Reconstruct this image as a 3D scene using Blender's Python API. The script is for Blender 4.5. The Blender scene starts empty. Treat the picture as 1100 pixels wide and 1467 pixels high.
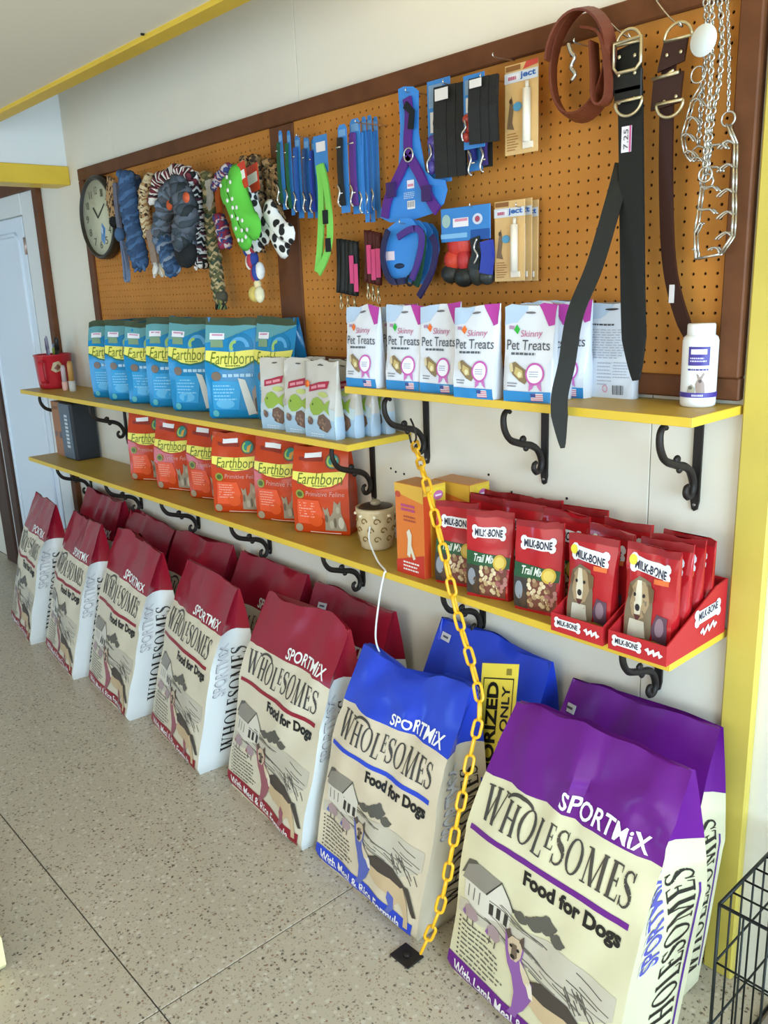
import bpy, bmesh, math, random
import numpy as np
from mathutils import Vector, Matrix

S = bpy.context.scene
COL = S.collection
PI = math.pi

# ------------------------------------------------------------------ camera
CR = np.array([[0.672577, 0.166057, -0.721155],
               [0.739042, -0.200984, 0.64298],
               [-0.038169, -0.965417, -0.2579]])      # columns: right, down, forward
CC = np.array([0.0, -1.649811, 1.58])
CF = 1209.4713
camd = bpy.data.cameras.new('camera')
camd.sensor_width = 36.0
camd.lens = CF / 1467.0 * 36.0
camd.clip_start = 0.02
cam = bpy.data.objects.new('camera', camd)
COL.objects.link(cam)
m = Matrix.Identity(4)
for i in range(3):
    m[i][0] = CR[i, 0]; m[i][1] = -CR[i, 1]; m[i][2] = -CR[i, 2]; m[i][3] = CC[i]
cam.matrix_world = m
S.camera = cam

# ------------------------------------------------------------------ world, daylight, exposure
S.view_settings.view_transform = 'Standard'
S.view_settings.look = 'None'
S.view_settings.gamma = 1.0
S.view_settings.use_curve_mapping = False
S.view_settings.exposure = 0.26
wd = bpy.data.worlds.new('world'); S.world = wd
wd.use_nodes = True
wd.node_tree.nodes['Background'].inputs[0].default_value = (0.80, 0.90, 1.0, 1)
wd.node_tree.nodes['Background'].inputs[1].default_value = 0.5

def area_light(name, loc, rot, sx, sy, power, color):
    d = bpy.data.lights.new(name, 'AREA')
    d.shape = 'RECTANGLE'; d.size = sx; d.size_y = sy; d.energy = power; d.color = color
    o = bpy.data.objects.new(name, d); COL.objects.link(o)
    o.location = loc; o.rotation_euler = rot
    return o
# daylight coming in through the shop windows (openings are built in wall_right and wall_front)
area_light('window_daylight_right', (2.42, -1.75, 1.35), (0, PI/2, 0), 1.7, 2.9, 198, (0.52, 0.76, 1.0))
area_light('window_daylight_front', (-0.95, -4.32, 1.45), (PI/2, 0, 0), 2.5, 1.6, 30, (1.0, 0.95, 0.86))
area_light('door_daylight_front', (-4.9, -4.32, 0.75), (PI/2, 0, 0), 1.4, 1.4, 30, (0.30, 0.60, 1.0))
sund = bpy.data.lights.new('sun', 'SUN'); sund.energy = 5.5; sund.color = (1.0, 0.87, 0.66); sund.angle = 0.01
sun = bpy.data.objects.new('sun', sund); COL.objects.link(sun)
sun.rotation_euler = Vector((0.05, 1.0, -0.735)).to_track_quat('-Z', 'Y').to_euler()

# ------------------------------------------------------------------ helpers
def W(u, v, y):                       # point of the photograph at depth y from the shop wall
    r = CR @ np.array([(u - 550) / CF, (v - 733.5) / CF, 1.0])
    return CC + r * ((y - CC[1]) / r[1])
def Z(u, v, z):                       # point of the photograph at height z
    r = CR @ np.array([(u - 550) / CF, (v - 733.5) / CF, 1.0])
    return CC + r * ((z - CC[2]) / r[2])
def lin(c):
    return c / 12.92 if c <= 0.04045 else ((c + 0.055) / 1.055) ** 2.4
def rgb(h):
    h = h.lstrip('#')
    return tuple(lin(int(h[i:i+2], 16) / 255) for i in (0, 2, 4))
MATS = {}
def mat(name, col, rough=0.5, metal=0.0, bump=0.0, bscale=60.0, var=0.0, vscale=8.0, coat=0.0, trans=0.0, spec=0.35):
    if name in MATS: return MATS[name]
    mt = bpy.data.materials.new(name); mt.use_nodes = True
    nt = mt.node_tree; b = nt.nodes['Principled BSDF']
    c = rgb(col) if isinstance(col, str) else col
    b.inputs['Base Color'].default_value = (*c, 1)
    b.inputs['Roughness'].default_value = rough
    b.inputs['Metallic'].default_value = metal
    b.inputs['Coat Weight'].default_value = coat
    b.inputs['Specular IOR Level'].default_value = spec
    if trans: b.inputs['Transmission Weight'].default_value = trans
    tc = nt.nodes.new('ShaderNodeTexCoord')
    if var:
        n = nt.nodes.new('ShaderNodeTexNoise'); n.inputs['Scale'].default_value = vscale
        n.inputs['Detail'].default_value = 4
        nt.links.new(tc.outputs['Object'], n.inputs['Vector'])
        r = nt.nodes.new('ShaderNodeMapRange')
        r.inputs['From Min'].default_value = 0.3; r.inputs['From Max'].default_value = 0.7
        r.inputs['To Min'].default_value = 1 - var; r.inputs['To Max'].default_value = 1 + var
        nt.links.new(n.outputs['Fac'], r.inputs['Value'])
        mx = nt.nodes.new('ShaderNodeMix'); mx.data_type = 'RGBA'; mx.blend_type = 'MULTIPLY'
        mx.inputs['Factor'].default_value = 1
        mx.inputs['A'].default_value = (*c, 1)
        nt.links.new(r.outputs['Result'], mx.inputs['B'])
        nt.links.new(mx.outputs['Result'], b.inputs['Base Color'])
    if bump:
        n2 = nt.nodes.new('ShaderNodeTexNoise'); n2.inputs['Scale'].default_value = bscale
        n2.inputs['Detail'].default_value = 3
        nt.links.new(tc.outputs['Object'], n2.inputs['Vector'])
        bp = nt.nodes.new('ShaderNodeBump'); bp.inputs['Strength'].default_value = bump
        bp.inputs['Distance'].default_value = 0.004
        nt.links.new(n2.outputs['Fac'], bp.inputs['Height'])
        nt.links.new(bp.outputs['Normal'], b.inputs['Normal'])
    MATS[name] = mt
    return mt
def ink(col, rough=0.4):              # printing ink of one colour
    return mat('ink_' + col.lstrip('#') + '_%d' % int(rough * 100), col, rough)

def empty(name, loc, rz=0.0, parent=None):
    o = bpy.data.objects.new(name, None); COL.objects.link(o)
    o.empty_display_size = 0.05
    o.location = Vector(loc); o.rotation_euler = (0, 0, rz)
    if parent: o.parent = parent
    return o
def tag(o, label, cat, group=None):
    o['label'] = label; o['category'] = cat
    if group: o['group'] = group
    return o
def thing(name, label, cat, loc=(0, 0, 0), rz=0.0, group=None):
    return tag(empty(name, loc, rz), label, cat, group)
def struct(o):
    o['kind'] = 'structure'; return o
def wmat(o):
    m = Matrix.Identity(4)
    while o is not None:
        m = Matrix.Translation(o.location) @ o.rotation_euler.to_matrix().to_4x4() @ m
        o = o.parent
    return m

class MB:
    def __init__(s):
        s.v = []; s.f = []; s.mi = []; s.sm = []; s.mats = []
    def m(s, mt):
        if mt not in s.mats: s.mats.append(mt)
        return s.mats.index(mt)
    def add(s, vs, fs, mt, smooth=False):
        b = len(s.v); k = s.m(mt)
        s.v += [tuple(map(float, p)) for p in vs]
        for f in fs:
            s.f.append(tuple(b + i for i in f)); s.mi.append(k); s.sm.append(smooth)
        return s
    def box(s, x0, x1, y0, y1, z0, z1, mt, bev=0.0):
        if x0 > x1: x0, x1 = x1, x0
        if y0 > y1: y0, y1 = y1, y0
        if z0 > z1: z0, z1 = z1, z0
        bev = min(bev, 0.45 * min(x1 - x0, y1 - y0, z1 - z0))
        if bev <= 0:
            vs = [(x, y, z) for z in (z0, z1) for y in (y0, y1) for x in (x0, x1)]
            fs = [(0, 2, 3, 1), (4, 5, 7, 6), (0, 1, 5, 4), (1, 3, 7, 5), (3, 2, 6, 7), (2, 0, 4, 6)]
            return s.add(vs, fs, mt)
        bm = bmesh.new(); bmesh.ops.create_cube(bm, size=1)
        for v in bm.verts:
            v.co = Vector(((x0 + x1) / 2 + v.co.x * (x1 - x0), (y0 + y1) / 2 + v.co.y * (y1 - y0), (z0 + z1) / 2 + v.co.z * (z1 - z0)))
        bmesh.ops.bevel(bm, geom=bm.edges[:], offset=bev, segments=1, affect='EDGES')
        s.bm(bm, mt); bm.free(); return s
    def bm(s, bm, mt, smooth=False):
        bm.verts.index_update()
        s.add([v.co for v in bm.verts], [[v.index for v in f.verts] for f in bm.faces], mt, smooth)
    def obox(s, c, ax, ay, az, mt, bev=0.0):      # oriented box: centre and three half-extent vectors
        t = MB(); t.box(-1, 1, -1, 1, -1, 1, mt) if not bev else t.box(-1, 1, -1, 1, -1, 1, mt, bev)
        c, ax, ay, az = map(np.array, (c, ax, ay, az))
        return s.add([c + ax * p[0] + ay * p[1] + az * p[2] for p in t.v], t.f, mt)
    def tube(s, pts, r, mt, n=8, closed=False, caps=True, smooth=True):
        P = [Vector(p) for p in pts]; N = len(P)
        rr = r if hasattr(r, '__len__') else [r] * N
        T = []
        for i in range(N):
            if closed: d = P[(i + 1) % N] - P[i - 1]
            else: d = P[min(i + 1, N - 1)] - P[max(i - 1, 0)]
            T.append(d.normalized() if d.length > 1e-9 else Vector((0, 0, 1)))
        a = Vector((0, 0, 1)) if abs(T[0].z) < 0.9 else Vector((1, 0, 0))
        u = (a - T[0] * a.dot(T[0])).normalized()
        vs = []; fs = []
        for i in range(N):
            u = (u - T[i] * u.dot(T[i]))
            u = u.normalized() if u.length > 1e-6 else T[i].orthogonal().normalized()
            w = T[i].cross(u)
            for k in range(n):
                th = 2 * PI * k / n
                vs.append(P[i] + (u * math.cos(th) + w * math.sin(th)) * rr[i])
        for i in range(N if closed else N - 1):
            j = (i + 1) % N
            for k in range(n):
                fs.append((i * n + k, i * n + (k + 1) % n, j * n + (k + 1) % n, j * n + k))
        if caps and not closed:
            fs.append(tuple(range(n - 1, -1, -1))); fs.append(tuple((N - 1) * n + k for k in range(n)))
        return s.add(vs, fs, mt, smooth)
    def strap(s, pts, side, w, t, mt, smooth=True):   # flat band swept along a path; side = width direction(s)
        P = [Vector(p) for p in pts]; N = len(P)
        sd = side if isinstance(side, list) else [side] * N
        ww = w if hasattr(w, '__len__') else [w] * N
        vs = []; fs = []
        for i in range(N):
            d = (P[min(i + 1, N - 1)] - P[max(i - 1, 0)]).normalized()
            a = Vector(sd[i]); a = (a - d * a.dot(d)).normalized(); b = d.cross(a)
            for (p, q) in ((-1, -1), (1, -1), (1, 1), (-1, 1)):
                vs.append(P[i] + a * (p * ww[i] / 2) + b * (q * t / 2))
        for i in range(N - 1):
            for k in range(4):
                fs.append((i * 4 + k, i * 4 + (k + 1) % 4, i * 4 + 4 + (k + 1) % 4, i * 4 + 4 + k))
        fs.append((3, 2, 1, 0)); b = (N - 1) * 4; fs.append((b, b + 1, b + 2, b + 3))
        return s.add(vs, fs, mt, False)
    def prism(s, poly, o, ux, uy, un, depth, mt):     # extruded outline
        o, ux, uy, un = map(np.array, (o, ux, uy, un)); n = len(poly)
        vs = [o + ux * p[0] + uy * p[1] for p in poly] + [o + ux * p[0] + uy * p[1] + un * depth for p in poly]
        fs = [tuple(range(n - 1, -1, -1)), tuple(range(n, 2 * n))]
        fs += [(i, (i + 1) % n, n + (i + 1) % n, n + i) for i in range(n)]
        return s.add(vs, fs, mt)
    def lathe(s, prof, c, mt, n=24, axis=(0, 0, 1), smooth=True):
        ax = Vector(axis).normalized(); u = ax.orthogonal().normalized(); w = ax.cross(u); c = Vector(c)
        vs = []; fs = []
        for (r, h) in prof:
            for k in range(n):
                th = 2 * PI * k / n
                vs.append(c + ax * h + (u * math.cos(th) + w * math.sin(th)) * r)
        for i in range(len(prof) - 1):
            for k in range(n):
                fs.append((i * n + k, i * n + (k + 1) % n, (i + 1) * n + (k + 1) % n, (i + 1) * n + k))
        fs.append(tuple(range(n - 1, -1, -1))); b = (len(prof) - 1) * n; fs.append(tuple(b + k for k in range(n)))
        return s.add(vs, fs, mt, smooth)
    def ball(s, c, rx, ry, rz, mt, n=10, mrows=7):
        vs = []; fs = []
        c = np.array(c)
        for i in range(mrows + 1):
            ph = PI * i / mrows
            for k in range(n):
                th = 2 * PI * k / n
                vs.append(c + np.array((rx * math.sin(ph) * math.cos(th), ry * math.sin(ph) * math.sin(th), rz * math.cos(ph))))
        for i in range(mrows):
            for k in range(n):
                fs.append((i * n + k, (i + 1) * n + k, (i + 1) * n + (k + 1) % n, i * n + (k + 1) % n))
        return s.add(vs, fs, mt, True)
    def mesh(s, name, inv=None):
        me = bpy.data.meshes.new(name)
        vs = [inv @ Vector(p) for p in s.v] if inv is not None else s.v
        me.from_pydata(vs, [], s.f)
        for mt in s.mats: me.materials.append(mt)
        me.polygons.foreach_set('material_index', s.mi)
        me.polygons.foreach_set('use_smooth', s.sm)
        bm = bmesh.new(); bm.from_mesh(me)
        bmesh.ops.recalc_face_normals(bm, faces=bm.faces[:]); bm.to_mesh(me); bm.free()
        me.update(); return me
    def build(s, name, parent=None, world=True):      # vertices are world coordinates unless world=False
        inv = wmat(parent).inverted() if (parent is not None and world) else None
        o = bpy.data.objects.new(name, s.mesh(name, inv)); COL.objects.link(o)
        if parent is not None: o.parent = parent
        return o
    def build_thing(s, name, label, cat, group=None):  # single-mesh thing with its origin at its base
        a = np.array(s.v); c = (a.min(0) + a.max(0)) / 2; c[2] = a[:, 2].min()
        o = bpy.data.objects.new(name, s.mesh(name, Matrix.Translation(-Vector(c)))); COL.objects.link(o)
        o.location = Vector(c)
        return tag(o, label, cat, group)

def smooth_path(pts, k=6, closed=False):              # Catmull-Rom
    P = [np.array(p, float) for p in pts]; n = len(P); out = []
    segs = n if closed else n - 1
    for i in range(segs):
        if closed: a, b, c, d = P[i - 1], P[i], P[(i + 1) % n], P[(i + 2) % n]
        else: a, b, c, d = P[max(i - 1, 0)], P[i], P[i + 1], P[min(i + 2, n - 1)]
        for j in range(k):
            t = j / k
            out.append(0.5 * (2 * b + (c - a) * t + (2 * a - 5 * b + 4 * c - d) * t * t + (3 * b - a - 3 * c + d) * t ** 3))
    if not closed: out.append(P[-1])
    return out

# ------------------------------------------------------------------ flat print: art in panel units (0..1 across, 0..1 up)
_TXT = {}
def text_mesh(body, bold=0.0):
    k = (body, bold)
    if k in _TXT: return _TXT[k]
    cu = bpy.data.curves.new('t', 'FONT'); cu.body = body; cu.resolution_u = 3; cu.offset = bold; cu.fill_mode = 'FRONT'
    ob = bpy.data.objects.new('t', cu)
    me = bpy.data.meshes.new_from_object(ob)
    vs = np.array([v.co[:2] for v in me.vertices]); fs = [tuple(p.vertices) for p in me.polygons]
    vs -= vs.min(0); vs /= np.maximum(vs.max(0), 1e-6)
    bpy.data.objects.remove(ob); bpy.data.curves.remove(cu); bpy.data.meshes.remove(me)
    _TXT[k] = (vs, fs); return _TXT[k]

class Art:
    def __init__(s): s.g = {}
    def add(s, g, vs, fs, mt, lay):
        d = s.g.setdefault(g, MB())
        d.add([(p[0], p[1], lay) for p in vs], fs, mt)
    def poly(s, g, pts, col, lay=1, rough=0.4):
        s.add(g, pts, [tuple(range(len(pts)))], ink(col, rough), lay)
    def rect(s, g, x0, y0, x1, y1, col, lay=1, rough=0.4):
        s.poly(g, [(x0, y0), (x1, y0), (x1, y1), (x0, y1)], col, lay, rough)
    def oval(s, g, cx, cy, rx, ry, col, lay=1, n=20, rough=0.4):
        s.poly(g, [(cx + rx * math.cos(2 * PI * k / n), cy + ry * math.sin(2 * PI * k / n)) for k in range(n)], col, lay, rough)
    def ring(s, g, cx, cy, rx, ry, wx, wy, col, lay=1, n=24, a0=0, a1=2 * PI):
        vs = []; fs = []
        for k in range(n + 1):
            th = a0 + (a1 - a0) * k / n; c, q = math.cos(th), math.sin(th)
            vs += [(cx + rx * c, cy + ry * q), (cx + (rx - wx) * c, cy + (ry - wy) * q)]
        for k in range(n): fs.append((2 * k, 2 * k + 2, 2 * k + 3, 2 * k + 1))
        s.add(g, vs, fs, ink(col), lay)
    def line(s, g, pts, w, col, lay=1, asp=1.0):      # stroke; asp = panel width / height
        pts = [np.array(p, float) for p in pts]; N = len(pts)
        ww = w if hasattr(w, '__len__') else [w] * N
        vs = []; fs = []
        for i in range(N):
            d = pts[min(i + 1, N - 1)] - pts[max(i - 1, 0)]
            d = d * np.array([1, 1 / asp]); d = d / max(np.linalg.norm(d), 1e-9)
            nn = np.array([-d[1], d[0] * asp])
            vs += [pts[i] + nn * ww[i] / 2, pts[i] - nn * ww[i] / 2]
        for i in range(N - 1): fs.append((2 * i, 2 * i + 1, 2 * i + 3, 2 * i + 2))
        s.add(g, vs, fs, ink(col), lay)
    def text(s, g, body, x0, y0, x1, y1, col, lay=2, bold=0.0, shear=0.0, rot=False, tilt=0.0, rough=0.4):
        vs, fs = text_mesh(body, bold)
        o = []
        for (a, b) in vs:
            if rot: a, b = 1 - b, a                   # reads bottom to top
            o.append((x0 + a * (x1 - x0) + shear * b * (y1 - y0), y0 + b * (y1 - y0) + tilt * a))
        s.add(g, o, fs, ink(col, rough), lay)
    def lines(s, g, x0, y0, x1, y1, n, col, seed=0, h=0.45, lay=2):   # rows of unreadable small print
        rd = random.Random(seed); dy = (y1 - y0) / n
        for i in range(n):
            x = x0; yy = y1 - (i + 1) * dy
            end = x0 + (x1 - x0) * rd.uniform(0.7, 1.0)
            while x < end:
                w = (x1 - x0) * rd.uniform(0.06, 0.16)
                s.rect(g, x, yy, min(x + w, end), yy + dy * h, col, lay)
                x += w + (x1 - x0) * 0.03
    def cut(s, us, vs_):                              # split along the grid lines of the panel it lies on
        for d in s.g.values():
            bm = bmesh.new(); vv = [bm.verts.new(p) for p in d.v]
            for f, k in zip(d.f, d.mi):
                if len(set(f)) < 3: continue
                try: bm.faces.new([vv[i] for i in f]).material_index = k
                except ValueError: pass
            bmesh.ops.triangulate(bm, faces=[f for f in bm.faces if len(f.verts) > 4])
            for u in us[1:-1]:
                bmesh.ops.bisect_plane(bm, geom=bm.verts[:] + bm.edges[:] + bm.faces[:], plane_co=(u, 0, 0), plane_no=(1, 0, 0), dist=1e-5)
            for v in vs_[1:-1]:
                bmesh.ops.bisect_plane(bm, geom=bm.verts[:] + bm.edges[:] + bm.faces[:], plane_co=(0, v, 0), plane_no=(0, 1, 0), dist=1e-5)
            bm.verts.index_update()
            d.cv = np.array([v.co[:] for v in bm.verts]); d.cf = []
            for f in bm.faces:
                q = [v.co for v in f.verts]; ar = sum(q[k - 1].x * q[k].y - q[k].x * q[k - 1].y for k in range(len(q)))
                ids = [v.index for v in f.verts]; d.cf.append(ids if ar > 0 else ids[::-1])
            d.cm = [f.material_index for f in bm.faces]; bm.free()
        return s
    def put(s, grid, us, vs_, parent, flip=False):    # grid: rows x cols x 3 in the parent's local space
        P = np.array(grid, float); us = np.array(us); vs_ = np.array(vs_)
        du = np.gradient(P, axis=1); dv = np.gradient(P, axis=0)
        Nn = np.cross(du, dv); Nn /= np.maximum(np.linalg.norm(Nn, axis=2, keepdims=True), 1e-9)
        if flip: Nn = -Nn
        out = []
        for gname, d in s.g.items():
            x = np.clip(d.cv[:, 0], us[0], us[-1]); y = np.clip(d.cv[:, 1], vs_[0], vs_[-1])
            i = np.clip(np.searchsorted(us, x, side='right') - 1, 0, len(us) - 2)
            j = np.clip(np.searchsorted(vs_, y, side='right') - 1, 0, len(vs_) - 2)
            a = ((x - us[i]) / (us[i + 1] - us[i]))[:, None]; b = ((y - vs_[j]) / (vs_[j + 1] - vs_[j]))[:, None]
            bl = lambda A: (1 - a) * (1 - b) * A[j, i] + a * (1 - b) * A[j, i + 1] + (1 - a) * b * A[j + 1, i] + a * b * A[j + 1, i + 1]
            n = bl(Nn); n /= np.maximum(np.linalg.norm(n, axis=1, keepdims=True), 1e-9)
            p = bl(P) + n * (0.0008 + 0.0004 * d.cv[:, 2:3])
            me = bpy.data.meshes.new(gname); me.from_pydata(p.tolist(), [], d.cf)
            for mt in d.mats: me.materials.append(mt)
            me.polygons.foreach_set('material_index', d.cm)
            me.polygons.foreach_set('use_smooth', [True] * len(d.cf))
            me.update()
            me.normals_split_custom_set_from_vertices([tuple(q) for q in n])
            o = bpy.data.objects.new(gname, me); COL.objects.link(o); o.parent = parent
            out.append(o)
        return out
def flat_art(art, o, ux, uy, parent):                 # art on a flat rectangle given in world coordinates
    inv = np.array(wmat(parent).inverted()); o, ux, uy = (np.array(q, float) for q in (o, ux, uy))
    g = [[o, o + ux], [o + uy, o + ux + uy]]
    g = [[(inv @ np.append(p, 1))[:3] for p in r] for r in g]
    if not hasattr(next(iter(art.g.values())), 'cv'): art.cut([0, 1], [0, 1])
    return art.put(g, [0, 1], [0, 1], parent)
# ================================================================== the setting
def floor_material():
    mt = bpy.data.materials.new('terrazzo'); mt.use_nodes = True; nt = mt.node_tree; b = nt.nodes['Principled BSDF']
    tc = nt.nodes.new('ShaderNodeTexCoord')
    def vor(scale, lo, hi, keep):
        v = nt.nodes.new('ShaderNodeTexVoronoi'); v.inputs['Scale'].default_value = scale
        nz = nt.nodes.new('ShaderNodeTexNoise'); nz.inputs['Scale'].default_value = scale * 1.7
        mixv = nt.nodes.new('ShaderNodeMix'); mixv.data_type = 'VECTOR'; mixv.inputs['Factor'].default_value = 0.012
        nt.links.new(tc.outputs['Object'], nz.inputs['Vector'])
        nt.links.new(tc.outputs['Object'], mixv.inputs['A']); nt.links.new(nz.outputs['Color'], mixv.inputs['B'])
        nt.links.new(mixv.outputs['Result'], v.inputs['Vector'])
        r = nt.nodes.new('ShaderNodeMapRange'); r.inputs['From Min'].default_value = lo; r.inputs['From Max'].default_value = hi
        r.inputs['To Min'].default_value = 1; r.inputs['To Max'].default_value = 0
        nt.links.new(v.outputs['Distance'], r.inputs['Value'])
        sp = nt.nodes.new('ShaderNodeSeparateColor'); nt.links.new(v.outputs['Color'], sp.inputs['Color'])
        g = nt.nodes.new('ShaderNodeMath'); g.operation = 'LESS_THAN'; g.inputs[1].default_value = keep
        nt.links.new(sp.outputs['Red'], g.inputs[0])
        mu = nt.nodes.new('ShaderNodeMath'); mu.operation = 'MULTIPLY'
        nt.links.new(r.outputs['Result'], mu.inputs[0]); nt.links.new(g.outputs['Value'], mu.inputs[1])
        return mu
    base = nt.nodes.new('ShaderNodeTexNoise'); base.inputs['Scale'].default_value = 2.2; base.inputs['Detail'].default_value = 5
    nt.links.new(tc.outputs['Object'], base.inputs['Vector'])
    cr = nt.nodes.new('ShaderNodeMix'); cr.data_type = 'RGBA'
    cr.inputs['A'].default_value = (*rgb('b0a28c'), 1); cr.inputs['B'].default_value = (*rgb('c6b8a2'), 1)
    nt.links.new(base.outputs['Fac'], cr.inputs['Factor'])
    last = cr.outputs['Result']
    for (sc, lo, hi, keep, col) in ((95, 0.22, 0.42, 0.22, '5a4e42'), (170, 0.22, 0.45, 0.35, '8a7d6c'), (60, 0.2, 0.45, 0.3, 'c9bfac'), (120, 0.25, 0.42, 0.10, '8e6a52')):
        n = vor(sc, lo, hi, keep)
        mx = nt.nodes.new('ShaderNodeMix'); mx.data_type = 'RGBA'
        nt.links.new(n.outputs['Value'], mx.inputs['Factor']); nt.links.new(last, mx.inputs['A'])
        mx.inputs['B'].default_value = (*rgb(col), 1); last = mx.outputs['Result']
    nt.links.new(last, b.inputs['Base Color'])
    b.inputs['Roughness'].default_value = 0.36; b.inputs['Specular IOR Level'].default_value = 0.4
    return mt
TERR = floor_material()
GROUT = mat('floor_joint', '5d544a', 0.8)
fb = MB(); fb.box(-6.4, 2.5, -4.4, 0.15, -0.10, -0.008, GROUT)
floor = struct(fb.build('floor'))
tile = MB(); tile.box(0, 1.2165, 0, 1.2165, -0.0078, 0, TERR, 0.0012); tme = tile.mesh('floor_tile')
for i in range(-4, 4):
    for j in range(-3, 1):
        x0 = -1.55 + 1.22 * i + 0.0015; y0 = -1.015 + 1.22 * j + 0.0015
        if x0 > 2.4: continue
        if j == 0:
            t = MB(); t.box(0, 1.2165, 0, 1.01, -0.0078, 0, TERR, 0.0012); me = t.mesh('floor_tile')
        else: me = tme
        o = bpy.data.objects.new('floor_tile', me); COL.objects.link(o); o.parent = floor; o.location = (x0, y0, 0)

WALLP = mat('wall_paint', 'e6dfcd', 0.55, bump=0.06, bscale=25, var=0.02, vscale=2)
WHITE = mat('white_paint', 'dfe0dc', 0.5, bump=0.05, bscale=20)
CEILP = mat('ceiling_paint', 'e2dac6', 0.7)
YEL = mat('yellow_paint', 'dcb83a', 0.42, bump=0.05, bscale=40, var=0.05, vscale=6)
YELP = mat('yellow_post_paint', 'cbb552', 0.42, bump=0.06, bscale=40, var=0.05, vscale=6)
BRN = mat('brown_stained_wood', '643c22', 0.55, bump=0.1, bscale=50, var=0.18, vscale=14, spec=.2)
DBRN = mat('dark_brown_wood', '4a3226', 0.55, var=0.12, vscale=10)
DARK = mat('dark_gap', '1c1815', 0.8)

wb = MB(); wb.box(-6.4, 2.5, 0.006, 0.12, 0, 2.66, mat('wall_joint', 'b9b4a6', 0.8))
wall_back = struct(wb.build('wall_back'))
xs = [-6.4, -5.82, -4.6, -3.38, -2.155, -0.965, 0.26, 1.48, 2.5]
for a, b in zip(xs[:-1], xs[1:]):
    p = MB(); p.box(a + 0.0012, b - 0.0012, 0.0, 0.006, 0.0, 2.66, WALLP, 0.0008); p.build('wall_panel', wall_back)
sh = MB()                                            # old screw holes left in the wall
for (u, v) in ((603, 667), (700, 680), (700, 695), (812, 714), (560, 671), (567, 676), (579, 679), (690, 700), (733, 705)):
    c = W(u, v, 0); sh.lathe([(0.0035, -0.0006), (0.0035, 0.0012), (0.0015, 0.002)], c, DARK, 8, (0, -1, 0))
sh.build('screw_holes', wall_back)
w = MB(); w.box(-6.5, -6.4, -4.5, 0.12, 0, 2.66, WHITE); struct(w.build('wall_left'))
# walls behind the camera with their window openings
def wall_open(name, along, pos, a0, a1, o0, o1, z0, z1):
    w = MB()
    def bx(p, q, zz0, zz1):
        if along == 'y': w.box(pos, pos + 0.12, p, q, zz0, zz1, WHITE)
        else: w.box(p, q, pos - 0.12, pos, zz0, zz1, WHITE)
    bx(a0, o0, 0, 2.66); bx(o1, a1, 0, 2.66); bx(o0, o1, 0, z0); bx(o0, o1, z1, 2.66)
    return struct(w.build(name))
wall_open('wall_right', 'y', 2.5, -4.4, 0.12, -3.25, -0.25, 0.45, 2.25)
w = MB()
for (a, b, z0, z1) in ((-6.4, -5.65, 0, 2.66), (-4.15, -2.25, 0, 2.66), (0.35, 2.5, 0, 2.66), (-5.65, -4.15, 2.12, 2.66), (-2.25, 0.35, 0, 0.6), (-2.25, 0.35, 2.3, 2.66)): w.box(a, b, -4.52, -4.4, z0, z1, WHITE)
struct(w.build('wall_front'))
# ceilings: the low ceiling stops short of the shop wall, above the gap lies the high one
c = MB(); c.box(-3.83, 2.5, -4.4, -0.40, 2.262, 2.30, CEILP); struct(c.build('ceiling'))
c = MB(); c.box(-6.4, 2.5, -4.4, 0.12, 2.66, 2.70, CEILP); struct(c.build('ceiling_upper'))
cs = W(204, 48, 0); k_ = (2.262 - CC[2]) / (cs[2] - CC[2]); cs = CC + (cs - CC) * k_
t = MB(); t.lathe([(.006, 0), (.005, .004)], (cs[0], cs[1], 2.2618), DARK, 8, (0, 0, -1)); t.build('ceiling_screw', bpy.data.objects['ceiling'])
t = MB(); t.box(-3.83, 2.5, -0.402, -0.343, 2.25, 2.31, YEL, 0.003); struct(t.build('trim_1'))
t = MB(); t.box(-3.83, 2.5, -0.398, -0.375, 2.31, 2.60, WHITE); struct(t.build('trim_2'))
# header beam across the room at the far end, yellow trim along its foot
t = MB(); t.box(-3.95, -3.835, -4.4, -0.0005, 2.10, 2.66, WHITE); struct(t.build('header_beam'))
t = MB(); t.box(-3.965, -3.822, -4.4, -0.0005, 2.06, 2.137, YEL, 0.003); struct(t.build('trim_3'))
# yellow painted post strip at the right of the shelves
t = MB(); t.box(-0.757, -0.688, -0.022, -0.0005, 0.0, 2.25, YELP, 0.004); struct(t.build('trim_4'))
# fluorescent tube above the low ceiling's edge
LAMP = bpy.data.materials.new('lamp_tube'); LAMP.use_nodes = True
bs = LAMP.node_tree.nodes['Principled BSDF']; bs.inputs['Emission Color'].default_value = (1.0, 0.66, 0.20, 1); bs.inputs['Emission Strength'].default_value = 5.0
lt = thing('cove_lamp', 'warm tube lamp hidden above the yellow edged ceiling', 'lamp', (-0.5, -0.30, 2.55))
b_ = MB(); b_.box(-1.9, 0.9, -0.33, -0.27, 2.60, 2.66, WHITE, 0.004); b_.build('fixture', lt)
b_ = MB(); b_.tube([(-1.8, -0.30, 2.575), (0.8, -0.30, 2.575)], 0.016, LAMP, 10); b_.build('tube', lt)

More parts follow.
